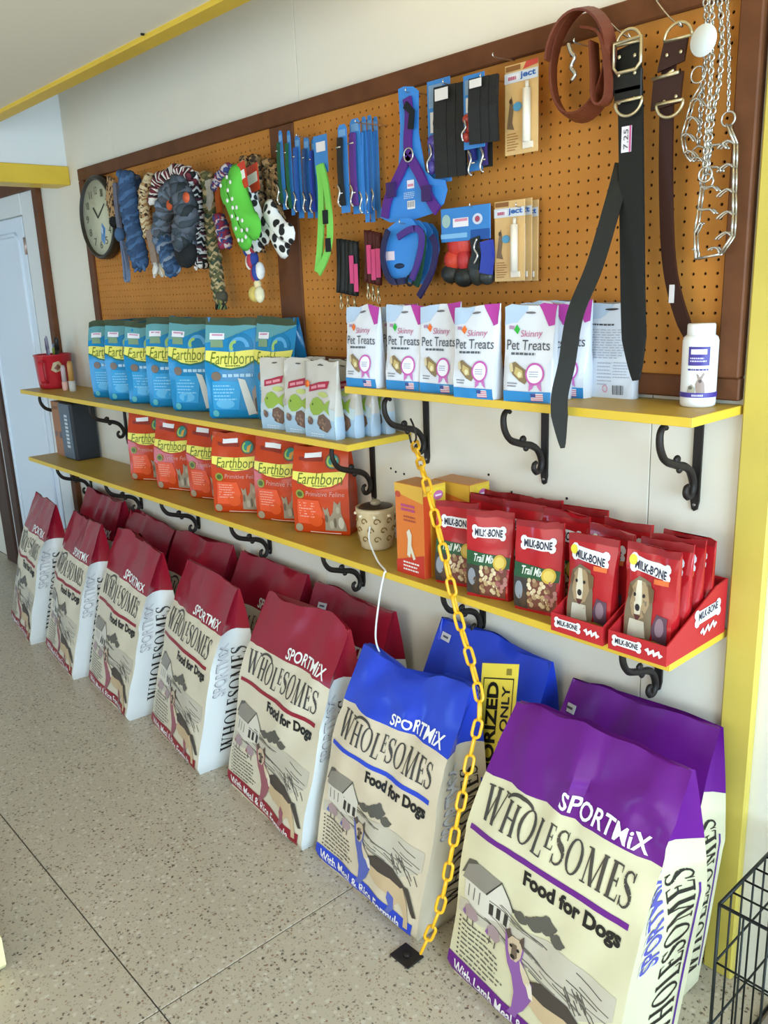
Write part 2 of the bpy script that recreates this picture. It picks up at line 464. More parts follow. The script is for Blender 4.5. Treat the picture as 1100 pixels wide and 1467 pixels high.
# door in the far part of the shop wall
door = struct(empty('door_1', (-4.66, -0.01, 0)))
b_ = MB(); b_.box(-4.215, -4.160, -0.028, -0.0005, 0, 2.15, BRN, 0.003); b_.build('door_casing', door)
b_ = MB(); b_.box(-5.42, -4.215, -0.028, -0.0005, 2.085, 2.15, BRN, 0.003); b_.build('door_casing', door)
b_ = MB(); b_.box(-5.18, -5.09, -0.030, -0.0005, 0, 2.085, DBRN, 0.003); b_.build('door_casing', door)
b_ = MB(); b_.box(-5.42, -5.25, -0.030, -0.0005, 0, 2.085, DBRN, 0.003); b_.build('door_casing', door)
b_ = MB(); b_.box(-5.25, -5.18, -0.012, -0.0005, 0, 2.085, WHITE); b_.build('door_jamb', door)
b_ = MB(); b_.box(-4.395, -4.215, -0.016, -0.0005, 0, 2.085, WHITE, 0.003); b_.build('door_jamb', door)
b_ = MB(); b_.box(-5.09, -4.395, -0.020, -0.0005, 1.985, 2.085, WHITE, 0.003); b_.build('door_head', door)
b_ = MB(); b_.box(-4.412, -4.395, -0.004, -0.0005, 0, 1.985, DARK); b_.build('door_gap', door)
DOORW = mat('door_paint', 'dde6ee', 0.4); lf = MB(); lf.box(-5.085, -4.415, -0.014, -0.0005, 0.01, 1.98, DOORW, 0.003); leaf = lf.build('door_leaf', door)
fr = MB(); fr.tube([(-4.48, -0.016, 0.12), (-4.48, -0.016, 1.86), (-4.52, -0.016, 1.90), (-5.0, -0.016, 1.90), (-5.03, -0.016, 1.86), (-5.03, -0.016, 0.12)], 0.012, DOORW, 8, closed=True)
fr.build('panel_moulding', leaf)
b_ = MB()
for z in (0.35, 1.15, 1.84):
    b_ = MB(); b_.tube([(-4.404, -0.016, z - 0.04), (-4.404, -0.016, z + 0.04)], 0.009, mat('hinge_metal', 'b9a49a', 0.4, 0.7), 8); b_.build('hinge', door)

# ================================================================== pegboard
PEG = mat('pegboard_brown', 'bd7c36', 0.6, bump=0.05, bscale=80, var=0.06, vscale=5, spec=.15)
pb = thing('pegboard', 'long brown pegboard in a dark wooden frame on the wall', 'pegboard', (-2.24, -0.01, 1.33))
X0, X1, Z0, Z1 = -3.692, -0.766, 1.335, 2.108
def rail(x0, x1, z0, z1, d=0.022):
    q = MB(); q.box(x0, x1, -d, -0.0005, z0, z1, BRN, 0.003); q.build('frame_rail', pb)
rail(X0, X1, Z1 - 0.048, Z1); rail(X0, X1, Z0, Z0 + 0.045)
rail(X0, X0 + 0.05, Z0 + 0.045, Z1 - 0.048); rail(X1 - 0.044, X1, Z0 + 0.045, Z1 - 0.048, 0.03)
rail(-2.293, -2.172, Z0 + 0.045, Z1 - 0.048, 0.016)
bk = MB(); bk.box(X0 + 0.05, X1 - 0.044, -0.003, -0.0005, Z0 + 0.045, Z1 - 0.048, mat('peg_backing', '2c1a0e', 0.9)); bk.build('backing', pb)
def peg_panel(x0, x1, z0, z1):
    p = 0.0254; nx = int((x1 - x0) / p); nz = int((z1 - z0) / p)
    ox = x0 + ((x1 - x0) - nx * p) / 2; oz = z0 + ((z1 - z0) - nz * p) / 2
    vs = []; fs = []; yf, yb, r = -0.0105, -0.006, 0.0033
    gx = [x0] + [ox + p * i for i in range(1, nx)] + [x1]; gz = [z0] + [oz + p * j for j in range(1, nz)] + [z1]
    for j in range(nz):
        for i in range(nx):
            a, b_, c_, d_ = gx[i], gx[i + 1], gz[j], gz[j + 1]
            cx_, cz_ = ox + p * (i + .5), oz + p * (j + .5); k0 = len(vs)
            out = [(b_, cz_), (b_, d_), (cx_, d_), (a, d_), (a, cz_), (a, c_), (cx_, c_), (b_, c_)]
            for k in range(8):
                th = PI * k / 4; x, z = cx_ + r * math.cos(th), cz_ + r * math.sin(th)
                vs += [(out[k][0], yf, out[k][1]), (x, yf, z), (x, yb, z)]
            for k in range(8):
                n = (k + 1) % 8
                fs += [(k0 + 3 * k, k0 + 3 * n, k0 + 3 * n + 1, k0 + 3 * k + 1), (k0 + 3 * k + 1, k0 + 3 * n + 1, k0 + 3 * n + 2, k0 + 3 * k + 2)]
    me = bpy.data.meshes.new('board')
    inv = wmat(pb).inverted()
    me.from_pydata([inv @ Vector(v) for v in vs], [], fs); me.materials.append(PEG); me.update()
    o = bpy.data.objects.new('perforated_board', me); COL.objects.link(o); o.parent = pb
peg_panel(X0 + 0.05, -2.293, Z0 + 0.045, Z1 - 0.048)
peg_panel(-2.172, X1 - 0.044, Z0 + 0.045, Z1 - 0.048)

# ================================================================== shelves and brackets
SHT = mat('shelf_top_yellow', 'b8953c', 0.45, bump=0.05, bscale=30, var=0.08, vscale=7)
def shelf(x0, x1, d, ztop, label):
    o = thing('wall_shelf', label, 'shelf', ((x0 + x1) / 2, -d / 2, ztop - 0.018), 0, 'yellow wall shelves')
    q = MB(); q.box(x0, x1, -d + 0.003, -0.0015, ztop - 0.018, ztop, SHT, 0.001); q.build('board', o)
    q = MB(); q.box(x0, x1, -d, -d + 0.003, ztop - 0.018, ztop, YEL, 0.0008); q.build('edge_banding', o)
    q = MB(); q.box(x1, x1 + 0.003, -d, -0.0015, ztop - 0.018, ztop, YEL, 0.0008); q.build('edge_banding', o)
    q = MB(); q.box(x0 - 0.003, x0, -d, -0.0015, ztop - 0.018, ztop, YEL, 0.0008); q.build('edge_banding', o)
    return o
ZUR, ZUL, ZLO = 1.326, 1.175, 0.847
shelf(-1.755, -0.765, 0.207, ZUR, 'short yellow shelf holding white treat pouches and powder bottle')
shelf(-4.13, -1.722, 0.238, ZUL, 'long yellow shelf holding red mug and blue food bags')
shelf(-4.16, -0.768, 0.236, ZLO, 'longest yellow shelf, lowest, holding orange bags and red treat pouches')
IRON = mat('black_iron', '2a2420', 0.5, 0.3, bump=0.1, bscale=90)
def arc(cx, cy, r, a0, a1, n=10, r1=None):
    r1 = r if r1 is None else r1
    return [(cx + (r + (r1 - r) * k / n) * math.cos(math.radians(a0 + (a1 - a0) * k / n)), cy + (r + (r1 - r) * k / n) * math.sin(math.radians(a0 + (a1 - a0) * k / n))) for k in range(n + 1)]
def bracket(x, ztop, label, h=0.215, d=0.165, y0=0.0):
    o = thing('shelf_bracket', label, 'bracket', (x, y0, ztop - h), 0, 'black scroll shelf brackets')
    L = lambda a, b: (x, y0 - a, ztop - b)            # a: out from the wall, b: down from the shelf
    q = MB()
    pr = [(-0.0095, 0), (0.0095, 0), (0.0095, -h + 0.022), (0.006, -h + 0.004), (0, -h), (-0.006, -h + 0.004), (-0.0095, -h + 0.022)]
    q.prism(pr, (x, y0 - 0.0008, ztop), (1, 0, 0), (0, 0, 1), (0, -1, 0), 0.006, IRON); q.build('wall_bar', o)
    q = MB(); q.box(x - 0.0095, x + 0.0095, y0 - d, y0 - 0.0008, ztop - 0.006, ztop - 0.0006, IRON, 0.0015); q.build('shelf_bar', o)
    q = MB()
    # main S curve from under the shelf front to the wall bar, scrolls at both ends
    main = [(d - 0.030, 0.020), (d - 0.022, 0.014), (d - 0.012, 0.018), (d - 0.006, 0.032), (d - 0.010, 0.058), (d - 0.030, 0.084), (0.098, 0.098), (0.078, 0.104), (0.055, 0.110), (0.034, 0.122), (0.020, 0.142), (0.016, 0.160), (0.024, 0.176), (0.038, 0.178), (0.046, 0.168), (0.044, 0.157), (0.036, 0.154)]
    pts = smooth_path([L(a, b) for a, b in main], 4)
    n = len(pts); rr = [0.0052 + 0.0038 * math.sin(PI * i / (n - 1)) for i in range(n)]
    q.tube(pts, rr, IRON, 6)
    q.build('scroll', o)
    q = MB(); q.ball(L(0.088, 0.090), 0.006, 0.012, 0.010, IRON, 8, 5); q.ball(L(0.076, 0.112), 0.006, 0.010, 0.009, IRON, 8, 5); q.build('leaf_boss', o)
    q = MB(); q.lathe([(0.004, 0), (0.004, 0.002), (0.002, 0.003)], (x, y0 - 0.0068, ztop - h + 0.014), mat('screw_steel', '8d8780', 0.4, 0.8), 8, (0, -1, 0)); q.build('screw', o)
    return o
for x, w_ in ((-1.655, 'leftmost of the three under the short shelf, holding the yellow chain'), (-1.248, 'middle of the three under the short shelf'), (-0.853, 'rightmost of the three under the short shelf, below the powder bottle')):
    bracket(x, ZUR - 0.018, 'black scroll bracket, ' + w_)
for x, w_ in ((-1.889, 'right end of the long shelf, beside the last orange bag'), (-3.55, 'under the long shelf just left of the orange bags'), (-4.117, 'at the far end of the long shelf by the cardboard box')):
    bracket(x, ZUL - 0.018, 'black scroll bracket, ' + w_)
for x, w_ in zip((-4.02, -3.484, -2.983, -2.478, -1.96, -1.453, -0.917), ('farthest left, beside the door', 'second from the door', 'third from the door', 'fourth from the door', 'above the red bags nearest the blue ones', 'above the rear blue bag', 'under the red treat trays above the purple bag')):
    bracket(x, ZLO - 0.018, 'black scroll bracket under the lowest shelf, ' + w_, h=0.178)
# ================================================================== bags and pouches
def wrinkle(seed, amp, ncrease=0, camp=0.0, cv=(0.0, 1.0), freq=1.0):
    rd = random.Random(seed)
    waves = [(amp / (0.6 + 0.4 * k), rd.uniform(-1, 1) * (0.7 + 0.7 * k) * freq, rd.uniform(-1, 1) * (0.7 + 0.8 * k) * freq, rd.uniform(0, 6.28)) for k in range(7)]
    cr = []
    for _ in range(ncrease):
        a = rd.uniform(0, PI)
        cr.append((rd.uniform(0.05, 0.95), rd.uniform(*cv), math.cos(a), math.sin(a), rd.uniform(0.02, 0.07), rd.uniform(0.12, 0.45), camp * rd.choice((-1, 1)) * rd.uniform(0.5, 1.2)))
    def f(u, v):
        s = 0.0
        for (a, kx, ky, ph) in waves: s += a * math.sin(6.283 * (kx * u + ky * v) + ph)
        for (cx, cv_, c, q, w, ln, h) in cr:
            du, dv = u - cx, v - cv_
            al = du * c + dv * q; ac = -du * q + dv * c
            t = max(0.0, 1 - abs(ac) / w) * max(0.0, 1 - abs(al) / ln)
            s += h * t
        return s
    return f
def make_bag(parent, name, Wd, L, nu, ns, vs, prof, matf, seed, amp, ncr=0, camp=0.0, cv=(0, 1), lean=0.0, bulge=0.0, topnoise=0.0, twist=0.0, freq=1.0, dent=0.0):
    ff = wrinkle(seed, amp, ncr, camp, cv, freq); fb_ = wrinkle(seed + 1, amp * 0.6); fs_ = wrinkle(seed + 2, amp * 0.8, ncr // 2, camp * 0.6, cv)
    tn = wrinkle(seed + 5, topnoise) if topnoise else None
    rings = []
    for v in vs:
        hw, d, yc, pin = prof(v); hw *= Wd / 2
        fill = min(1.0, v / 0.04)
        row = []
        for i in range(nu + 1):
            u = i / nu; x = (2 * u - 1) * hw
            b = bulge * (1 - (2 * u - 1) ** 2) * math.sin(PI * min(1, max(0, v)) ** 0.8)
            y = yc - d / 2 - b - ff(u, v) * fill
            row.append((x, y))
        for k in range(1, ns):
            s = k / ns; row.append((hw - pin * math.sin(PI * s) + fs_(s, v) * fill * 0.6, yc - d / 2 + s * d))
        for i in range(nu + 1):
            u = 1 - i / nu; b = bulge * 0.6 * (1 - (2 * u - 1) ** 2) * math.sin(PI * v)
            row.append(((2 * u - 1) * hw, yc + d / 2 + b + fb_(u, v) * fill * 0.5))
        for k in range(1, ns):
            s = 1 - k / ns; row.append((-hw + pin * math.sin(PI * s) - fs_(s, v) * fill * 0.6, yc - d / 2 + s * d))
        out = []
        for (x, y) in row:
            z = L * v + (tn(x / Wd + 0.5, 0.3) * v ** 4 if tn else 0)
            if dent: z -= dent * math.exp(-((x / Wd + .02) / .20) ** 2) * v ** 7
            out.append((x + twist * v * v * x, y + lean * L * v, max(0.0, z)))
        rings.append(out)
    n = len(rings[0]); V = [p for r in rings for p in r]; F = []; MI = []; mats = []
    def mi(mt):
        if mt not in mats: mats.append(mt)
        return mats.index(mt)
    def region(k):
        if k < nu: return 'front'
        if k < nu + ns: return 'right'
        if k < 2 * nu + ns: return 'back'
        return 'left'
    for j in range(len(vs) - 1):
        vm = (vs[j] + vs[j + 1]) / 2
        for k in range(n):
            k2 = (k + 1) % n
            F.append((j * n + k, j * n + k2, (j + 1) * n + k2, (j + 1) * n + k)); MI.append(mi(matf(region(k), vm, (k + .5) / nu)))
    F.append(tuple(range(n - 1, -1, -1))); MI.append(mi(matf('bottom', 0, 0)))
    tb = (len(vs) - 1) * n; F.append(tuple(tb + k for k in range(n))); MI.append(mi(matf('top', 1, 0)))
    me = bpy.data.meshes.new(name); me.from_pydata(V, [], F)
    for mt in mats: me.materials.append(mt)
    me.polygons.foreach_set('material_index', MI); me.polygons.foreach_set('use_smooth', [True] * len(F))
    me.update(); me.set_sharp_from_angle(angle=math.radians(55))
    o = bpy.data.objects.new(name, me); COL.objects.link(o); o.parent = parent
    G = np.array(rings)
    return o, G[:, :nu + 1], G[:, nu:nu + ns + 1]

# ---- hand-drawn roman capitals for the big bag lettering
def serif_word(art, g, word, x0, y0, x1, y1, col, lay=2, sizes=None):
    T, t, sf = 0.17, 0.055, 0.045
    def bar(xa, ya, xb, yb, w): return [(xa - w / 2, ya), (xa + w / 2, ya), (xb + w / 2, yb), (xb - w / 2, yb)]
    def serif(x, y, w=0.26): return [(x - w / 2, y), (x + w / 2, y), (x + w / 2, y + sf), (x - w / 2, y + sf)]
    def oval(cx, cy, rx, ry, tx, ty, n=18, a0=0, a1=360):
        q = []
        for k in range(n):
            A, B = math.radians(a0 + (a1 - a0) * k / n), math.radians(a0 + (a1 - a0) * (k + 1) / n)
            q.append([(cx + rx * math.cos(A), cy + ry * math.sin(A)), (cx + rx * math.cos(B), cy + ry * math.sin(B)), (cx + (rx - tx) * math.cos(B), cy + (ry - ty) * math.sin(B)), (cx + (rx - tx) * math.cos(A), cy + (ry - ty) * math.sin(A))])
        return q
    def glyph(c):
        if c == 'W': return 1.25, [bar(.18, 1, .42, 0, T), bar(.42, 0, .66, 1, t), bar(.60, 1, .84, 0, T), bar(.84, 0, 1.08, 1, t), serif(.18, .955, .34), serif(.62, .955, .30), serif(1.08, .955, .26)]
        if c == 'H': return 0.92, [bar(.2, 0, .2, 1, T), bar(.7, 0, .7, 1, T), [(.2, .47), (.7, .47), (.7, .53), (.2, .53)], serif(.2, 0), serif(.2, .955), serif(.7, 0), serif(.7, .955)]
        if c == 'O': return 0.95, oval(.46, .5, .42, .52, .15, .05)
        if c == 'L': return 0.66, [bar(.2, 0, .2, 1, T), serif(.2, .955), [(.07, 0), (.62, 0), (.62, .05), (.07, .05)], [(.58, 0), (.64, 0), (.64, .24), (.61, .24)]]
        if c == 'E': return 0.66, [bar(.2, 0, .2, 1, T), [(.07, 0), (.58, 0), (.58, .055), (.07, .055)], [(.07, .945), (.55, .945), (.55, 1), (.07, 1)], [(.2, .48), (.46, .48), (.46, .535), (.2, .535)], [(.54, 0), (.6, 0), (.62, .22), (.59, .22)], [(.51, 1), (.57, 1), (.57, .8), (.54, .8)], [(.43, .38), (.48, .38), (.48, .63), (.43, .63)]]
        if c == 'S':
            pts = [(.50, .80), (.44, .94), (.30, .985), (.15, .91), (.11, .76), (.18, .63), (.34, .52), (.48, .40), (.53, .25), (.46, .09), (.30, .01), (.14, .05), (.07, .21)]
            ww = [.05, .05, .06, .09, .12, .16, .19, .16, .12, .09, .06, .05, .05]
            q = []
            for i in range(len(pts) - 1):
                (a, b), (c_, d) = pts[i], pts[i + 1]; dx, dy = c_ - a, d - b; l = math.hypot(dx, dy); nx, ny = -dy / l, dx / l
                q.append([(a + nx * ww[i] / 2, b + ny * ww[i] / 2), (a - nx * ww[i] / 2, b - ny * ww[i] / 2), (c_ - nx * ww[i + 1] / 2, d - ny * ww[i + 1] / 2), (c_ + nx * ww[i + 1] / 2, d + ny * ww[i + 1] / 2)])
            q.append([(.47, .755), (.53, .755), (.53, 1), (.49, 1)]); q.append([(.05, 0), (.09, 0), (.11, .27), (.05, .27)])
            return 0.62, q
        if c == 'M': return 1.18, [bar(.18, 0, .22, 1, t), bar(.24, 1, .56, 0, T), bar(.56, 0, .88, 1, t), bar(.94, 0, .92, 1, T), serif(.18, 0), serif(.94, 0), serif(.18, .955, .22), serif(.94, .955, .24)]
        return 0.5, []
    xx = 0; out = []
    for i, c in enumerate(word):
        w, q = glyph(c); sc, dy = (sizes or {}).get(i, (1.0, 0.0))
        for p in q: out.append([(xx + a * sc, b * sc + dy) for a, b in p])
        xx += w * sc
    sx = (x1 - x0) / xx; sy = y1 - y0
    for p in out: art.poly(g, [(x0 + a * sx, y0 + b * sy) for a, b in p], col, lay)

def food_art(col, tint, cream, banner):
    A = Art(); asp = 0.46 / 0.64; k = '463f36'
    A.text('brand_lettering', 'SPORTMiX', .47, .765, .93, .815, 'f3f0ee', 2, bold=0.018)
    serif_word(A, 'name_lettering', 'WHOLESOMES', .055, .618, .925, .718, k, 2, {0: (1.12, 0), 3: (1, -.05), 4: (.72, .32), 9: (1.0, -.02)})
    A.ring('name_lettering', .265, .706, .085, .042, .012, .012, k, 2, 12, math.radians(20), math.radians(165))
    A.rect('stripe', .03, .568, .94, .586, col, 1)
    A.text('tagline_lettering', 'Food for Dogs', .40, .488, .92, .554, '1d1a18', 2, bold=0.045)
    # landscape: hill field, tree, barn
    g = 'field_picture'
    A.poly(g, [(.02, .30), (.30, .335), (.60, .385), (.96, .375), (.96, .300), (.80, .225), (.62, .235), (.40, .27), (.02, .25)], 'c4bba8', 1)
    rd = random.Random(3)
    for i in range(26):
        x = rd.uniform(.36, .95); y = .37 - (x - .36) * .05 - rd.uniform(0, .11)
        A.line(g, [(x, y), (x - rd.uniform(.10, .26), y + rd.uniform(.004, .03))], .005, rd.choice(('6d675d', '857d70', '5a554d')), 2, asp)
    for i in range(20):
        x = rd.uniform(.74, .96); y = rd.uniform(.225, .29); A.line(g, [(x, y), (x - .04, y + .028)], .006, '5f594f', 2, asp)
    for (cx, cy, rx, ry) in ((.56, .425, .055, .028), (.50, .405, .05, .022), (.63, .402, .045, .018), (.42, .395, .05, .016)):
        A.poly(g, [(cx + rx * math.cos(a) * (1 + .18 * math.sin(5 * a)), cy + ry * math.sin(a) * (1 + .2 * math.cos(4 * a))) for a in [2 * PI * q / 18 for q in range(18)]], '5d594f', 2)
    g = 'barn_picture'
    A.poly(g, [(.05, .315), (.20, .300), (.36, .325), (.36, .395), (.285, .455), (.20, .390), (.05, .385)], 'd9d2c2', 2)      # barn
    A.poly(g, [(.03, .385), (.20, .385), (.285, .462), (.13, .470), (.06, .445)], '8f887c', 3)
    A.line(g, [(.20, .385), (.285, .462), (.375, .390)], .008, '3e3a34', 4, asp)
    for x in (.225, .27, .32): A.rect(g, x, .325, x + .026, .365, '3a362f', 4)
    for x in (.08, .12, .16): A.line(g, [(x, .33), (x, .375)], .006, '6f695e', 4, asp)
    A.poly(g, [(.02, .40), (.06, .465), (.11, .475), (.16, .455), (.10, .44), (.05, .41)], '5b564c', 2)
    g = 'animal_picture'
    for (x, y, s) in ((.115, .275, 1.0), (.27, .265, .9)):                     # the two small farm animals
        A.poly(g, [(x - .05 * s, y + .012), (x - .02 * s, y + .03), (x + .04 * s, y + .022), (x + .055 * s, y), (x + .03 * s, y - .02), (x - .03 * s, y - .018)], 'a88f90', 4)
        A.poly(g, [(x - .045 * s, y + .008), (x - .06 * s, y - .012), (x - .035 * s, y - .02)], tint, 5)
        for dx in (-.02, .02): A.line(g, [(x + dx, y - .015), (x + dx, y - .042)], .007, '5f5048', 4, asp)
    # dog standing, head turned up
    g = 'dog_picture'
    tan, dk = 'cbb08a', '4a4038'
    A.poly(g, [(.52, .215), (.60, .238), (.74, .232), (.84, .200), (.90, .150), (.93, .095), (.935, .062), (.90, .060), (.895, .10), (.84, .135), (.80, .108), (.775, .085), (.765, .105), (.74, .135), (.62, .135), (.545, .155)], tan, 5)
    A.poly(g, [(.53, .225), (.60, .250), (.75, .246), (.86, .205), (.83, .190), (.74, .200), (.63, .190), (.56, .195)], dk, 6)
    A.poly(g, [(.84, .205), (.90, .165), (.96, .120), (.985, .125), (.95, .165), (.89, .210)], dk, 6)             # tail
    A.poly(g, [(.74, .150), (.79, .135), (.80, .09), (.765, .060), (.735, .062), (.76, .095), (.735, .120)], tint, 6)
    A.poly(g, [(.345, .322), (.375, .338), (.395, .312), (.435, .320), (.462, .345), (.47, .300), (.465, .265), (.50, .240), (.55, .220), (.565, .180), (.545, .150), (.52, .115), (.495, .095), (.485, .072), (.43, .072), (.455, .100), (.455, .150), (.425, .195), (.39, .225), (.365, .265)], tint, 6)
    A.poly(g, [(.372, .300), (.395, .322), (.440, .324), (.462, .300), (.458, .268), (.438, .246), (.405, .246), (.385, .268)], 'c9b294', 7)
    A.poly(g, [(.348, .322), (.374, .338), (.392, .316), (.372, .302)], '5a4a3e', 7); A.poly(g, [(.436, .322), (.462, .346), (.470, .302), (.455, .305)], '5a4a3e', 7)
    A.poly(g, [(.402, .300), (.430, .302), (.440, .262), (.424, .248), (.404, .252)], '6e5c4c', 8)
    A.poly(g, [(.455, .262), (.49, .246), (.535, .226), (.53, .196), (.50, .205), (.47, .232)], 'd6c4a4', 7)                     # face
    A.oval(g, .398, .290, .009, .006, '221c18', 9, 8); A.oval(g, .440, .288, .009, .006, '221c18', 9, 8)
    A.oval(g, .414, .258, .014, .007, '1d1815', 9, 8)
    A.poly(g, [(.50, .235), (.55, .215), (.57, .175), (.545, .175), (.52, .200)], 'e6d9c4', 7)
    for i in range(9):
        yy = .232 - i * .0165; A.rect('bullet_text', .035 + .002 * i, yy, .035 + .012 + .002 * i, yy + .006, k, 2)
        A.lines('bullet_text', .06 + .002 * i, yy - .002, .40 - .02 * abs(i - 6), yy + .014, 1, '6a6255', 20 + i, .36)
    A.poly('banner', [(.0, .018), (.955, .018), (.965, .090), (.0, .090)], col, 3)
    A.text('banner_lettering', banner, .05, .034, .87, .076, 'efe9e6', 5, bold=0.02)
    return A
def side_art(col):
    A = Art()
    A.text('side_lettering', 'SPORTMiX', .12, .42, .42, .69, '5a56a8' if col == '5b2a8c' else 'cfcccb', 2, bold=0.015, rot=True)
    if col != '5b2a8c':
        A.text('side_lettering', 'SPORTMiX', .10, .418, .40, .688, '8f8b90', 1, bold=0.02, rot=True)
    else:
        A.text('side_lettering', 'SPORTMiX', .10, .418, .40, .688, 'e9e7f0', 1, bold=0.02, rot=True)
    B = Art(); serif_word(B, 's', 'WHOLESOMES', 0, 0, 1, 1, '2c2823', 2)
    d = B.g['s']
    A.add('side_lettering', [(.86 - .38 * p[1], .10 + .56 * p[0]) for p in d.v], d.f, ink('2c2823'), 2)
    A.rect('side_lettering', .90, .12, .925, .60, col, 2)
    return A
NU, NS = 18, 6
VS = sorted(set([0, .02, .05] + [round(.09 + .03 * i, 3) for i in range(30)] + [.755, 1.0])); VS = [v for v in VS if v in (.755,) or abs(v - .755) > .012]
VS = [v for v in VS if v == 1.0 or v < .985]
US = [i / NU for i in range(NU + 1)]; SS = [i / NS for i in range(NS + 1)]
def big_prof(D=0.15):
    def f(v):
        if v < .05: return .93 + 1.4 * v, D * (.80 + 4 * v), 0.0, 0.0
        if v < .56: return 1.0, D, 0.0, 0.003 + .006 * v
        t = (v - .56) / .44
        d = D * (1 - t ** 1.25) + 0.008
        return 1.0 - .035 * t, d, -(D - d) * .12, .010 + .028 * math.sin(PI * min(1, t * 1.05)) * (1 if t < .9 else .4)
    return f
_ART = {}
def food_bag(kind, x, y, yaw, seed, lean, label, group, Wd=0.455, L=0.64, amp=.0032, ncr=12, camp=.007, crv=(.7, 1.0), stick=None, D=.15, dent=0.0):
    cols = dict(red=('93182b', '9b5a63', 'd8cdb4', 'With Meal & Rice Formula', '93182b'), blue=('2b46c4', '5a66b0', 'd6c7ac', 'With Meal & Rice Formula', '2b46c4'), purple=('681b80', '8c5a9c', 'd8d0ac', 'With Lamb Meal & Rice Formula', '5b2a8c'))[kind]
    top = mat('bag_top_' + kind, cols[0], .26, bump=.38, bscale=11, spec=.30)
    body = mat('bag_body_' + kind, cols[2], .40, bump=.16, bscale=14, var=.04, vscale=6)
    side = mat('bag_side_' + kind, 'e2e2de' if kind == 'red' else cols[2], .38, bump=.2, bscale=14)
    o = thing('dog_food_bag', label, 'bag', (x, y, 0), math.radians(yaw), group)
    def mf(r, v, u):
        if r == 'top' or v > .755: return top
        return side if r in ('right', 'left') else body
    b, gf, gr = make_bag(o, 'bag_body', Wd, L, NU, NS, VS, big_prof(D), mf, seed, amp, ncr, camp, crv, lean=lean, bulge=.010, topnoise=.006, dent=dent)
    if kind not in _ART:
        _ART[kind] = food_art(cols[0], cols[1], cols[2], cols[3]).cut(US, VS), side_art(cols[4]).cut(SS, VS)
    fa, sa = _ART[kind]
    fa.put(gf, US, VS, o); sa.put(gr, SS, VS, o)
    if stick:
        u, v = stick; i = int(u * NU); j = min(range(len(VS)), key=lambda q: abs(VS[q] - v)); c = gf[j][i]; dx = gf[j][i + 1] - gf[j][i]; dz = gf[j + 1][i] - gf[j][i]; dx /= np.linalg.norm(dx); dz /= np.linalg.norm(dz); n = np.cross(dx, dz); n /= np.linalg.norm(n)
        q = MB(); q.obox(c + n * .003, dx * .021, n * .0004, dz * .011, ink('d9d6da')); s_ = q.build('price_sticker', o, world=False)
        q = MB(); q.obox(c + n * .0036, dx * .012, n * .0002, dz * .003, ink('55525a')); q.build('price_print', s_, world=False)
    return o
FG, RG = 'dog food bags in the front row', 'dog food bags in the rear row'
Lf = .245
food_bag('red', -4.10, -.350, -8, 11, Lf, 'red topped dog food bag farthest left, beside the door, with a dull sheen', FG, Wd=.42)
food_bag('red', -3.585, -.365, -7, 12, Lf, 'red topped dog food bag, second from the door in the front row', FG, Wd=.44)
food_bag('red', -3.08, -.365, -5, 13, Lf, 'red topped dog food bag, third from the door in the front row', FG, Wd=.46)
food_bag('red', -2.545, -.360, -7, 14, Lf, 'red topped dog food bag, fourth from the door in the front row', FG, Wd=.45)
food_bag('red', -1.985, -.362, -5, 15, Lf, 'red topped dog food bag in the front row, next to the blue one', FG, Wd=.47)
food_bag('blue', -1.488, -.378, -3, 16, .26, 'blue topped dog food bag in front, with a dented top', FG, Wd=.445, L=.62, amp=.005, ncr=16, camp=.011, crv=(.72, 1.0), dent=.045)
food_bag('purple', -.925, -.390, -5, 17, .25, 'purple topped dog food bag in front, nearest to the viewer', FG, Wd=.475, L=.65, amp=.004, ncr=20, camp=.011, crv=(.76, 1.0), D=.21)
Lr = .225
for i, (x, L, k, sd) in enumerate(((-3.77, .675, 'red', 31), (-3.31, .655, 'red', 32), (-2.87, .655, 'red', 33), (-2.40, .65, 'red', 34), (-1.955, .63, 'red', 35), (-1.385, .665, 'blue', 36), (-.935, .632, 'purple', 37))):
    lab = ('red topped dog food bag in the rear row, farthest left under the shelf', 'red topped dog food bag in the rear row, second from the left', 'red topped dog food bag in the rear row, crumpled, middle one of five', 'red topped dog food bag in the rear row, fourth from the left', 'red topped dog food bag in the rear row, behind the dented blue one', 'blue topped dog food bag standing behind, against the wall', 'purple topped dog food bag standing behind, against the wall')[i]
    food_bag(k, x, -.176, (-1, 0, 1, -1, -3, -1, -3)[i], sd, Lr, lab, RG, Wd=.42 if k == 'red' else .41, L=L, amp=.004, ncr=8, camp=.012 if i == 2 else .007, D=.15, stick=(None, None, None, None, (.2, .90), (.12, .93), (.10, .90))[i])
# ================================================================== goods on the shelves
NU2, NS2 = 8, 4
US2 = [i / NU2 for i in range(NU2 + 1)]; VS2 = [0, .03, .1, .2, .3, .4, .5, .6, .7, .78, .86, .93, .97, 1.0]
def gusset_prof(D, top=.18, keep=.55):
    def f(v):
        if v < .03: return .94 + 2 * v, D * (.8 + 6 * v), 0, 0
        t = max(0, (v - keep) / (1 - keep)); d = D * (1 - (1 - top) * t)
        return 1 - .03 * t, d, 0, .006 + .012 * t
    return f
def pouch_prof(D):
    def f(v):
        d = D * (1 - v) ** .8 * (.75 + .25 * math.sin(PI * min(1, v * 2))) + .0022
        return .90 + .10 * v - .03 * math.sin(PI * v), d, 0, -d * .15 * (1 if v < .9 else 0)
    return f
def pillow_prof(D):
    def f(v):
        s = math.sin(PI * min(1, max(0, .04 + .96 * v))) ** .55
        if v > .92: s = .02
        return 1 - .05 * s + (.03 if v > .9 else 0), D * (.35 * (1 - v) + .75 * s) + .002, 0, -.12 * D * s
    return f
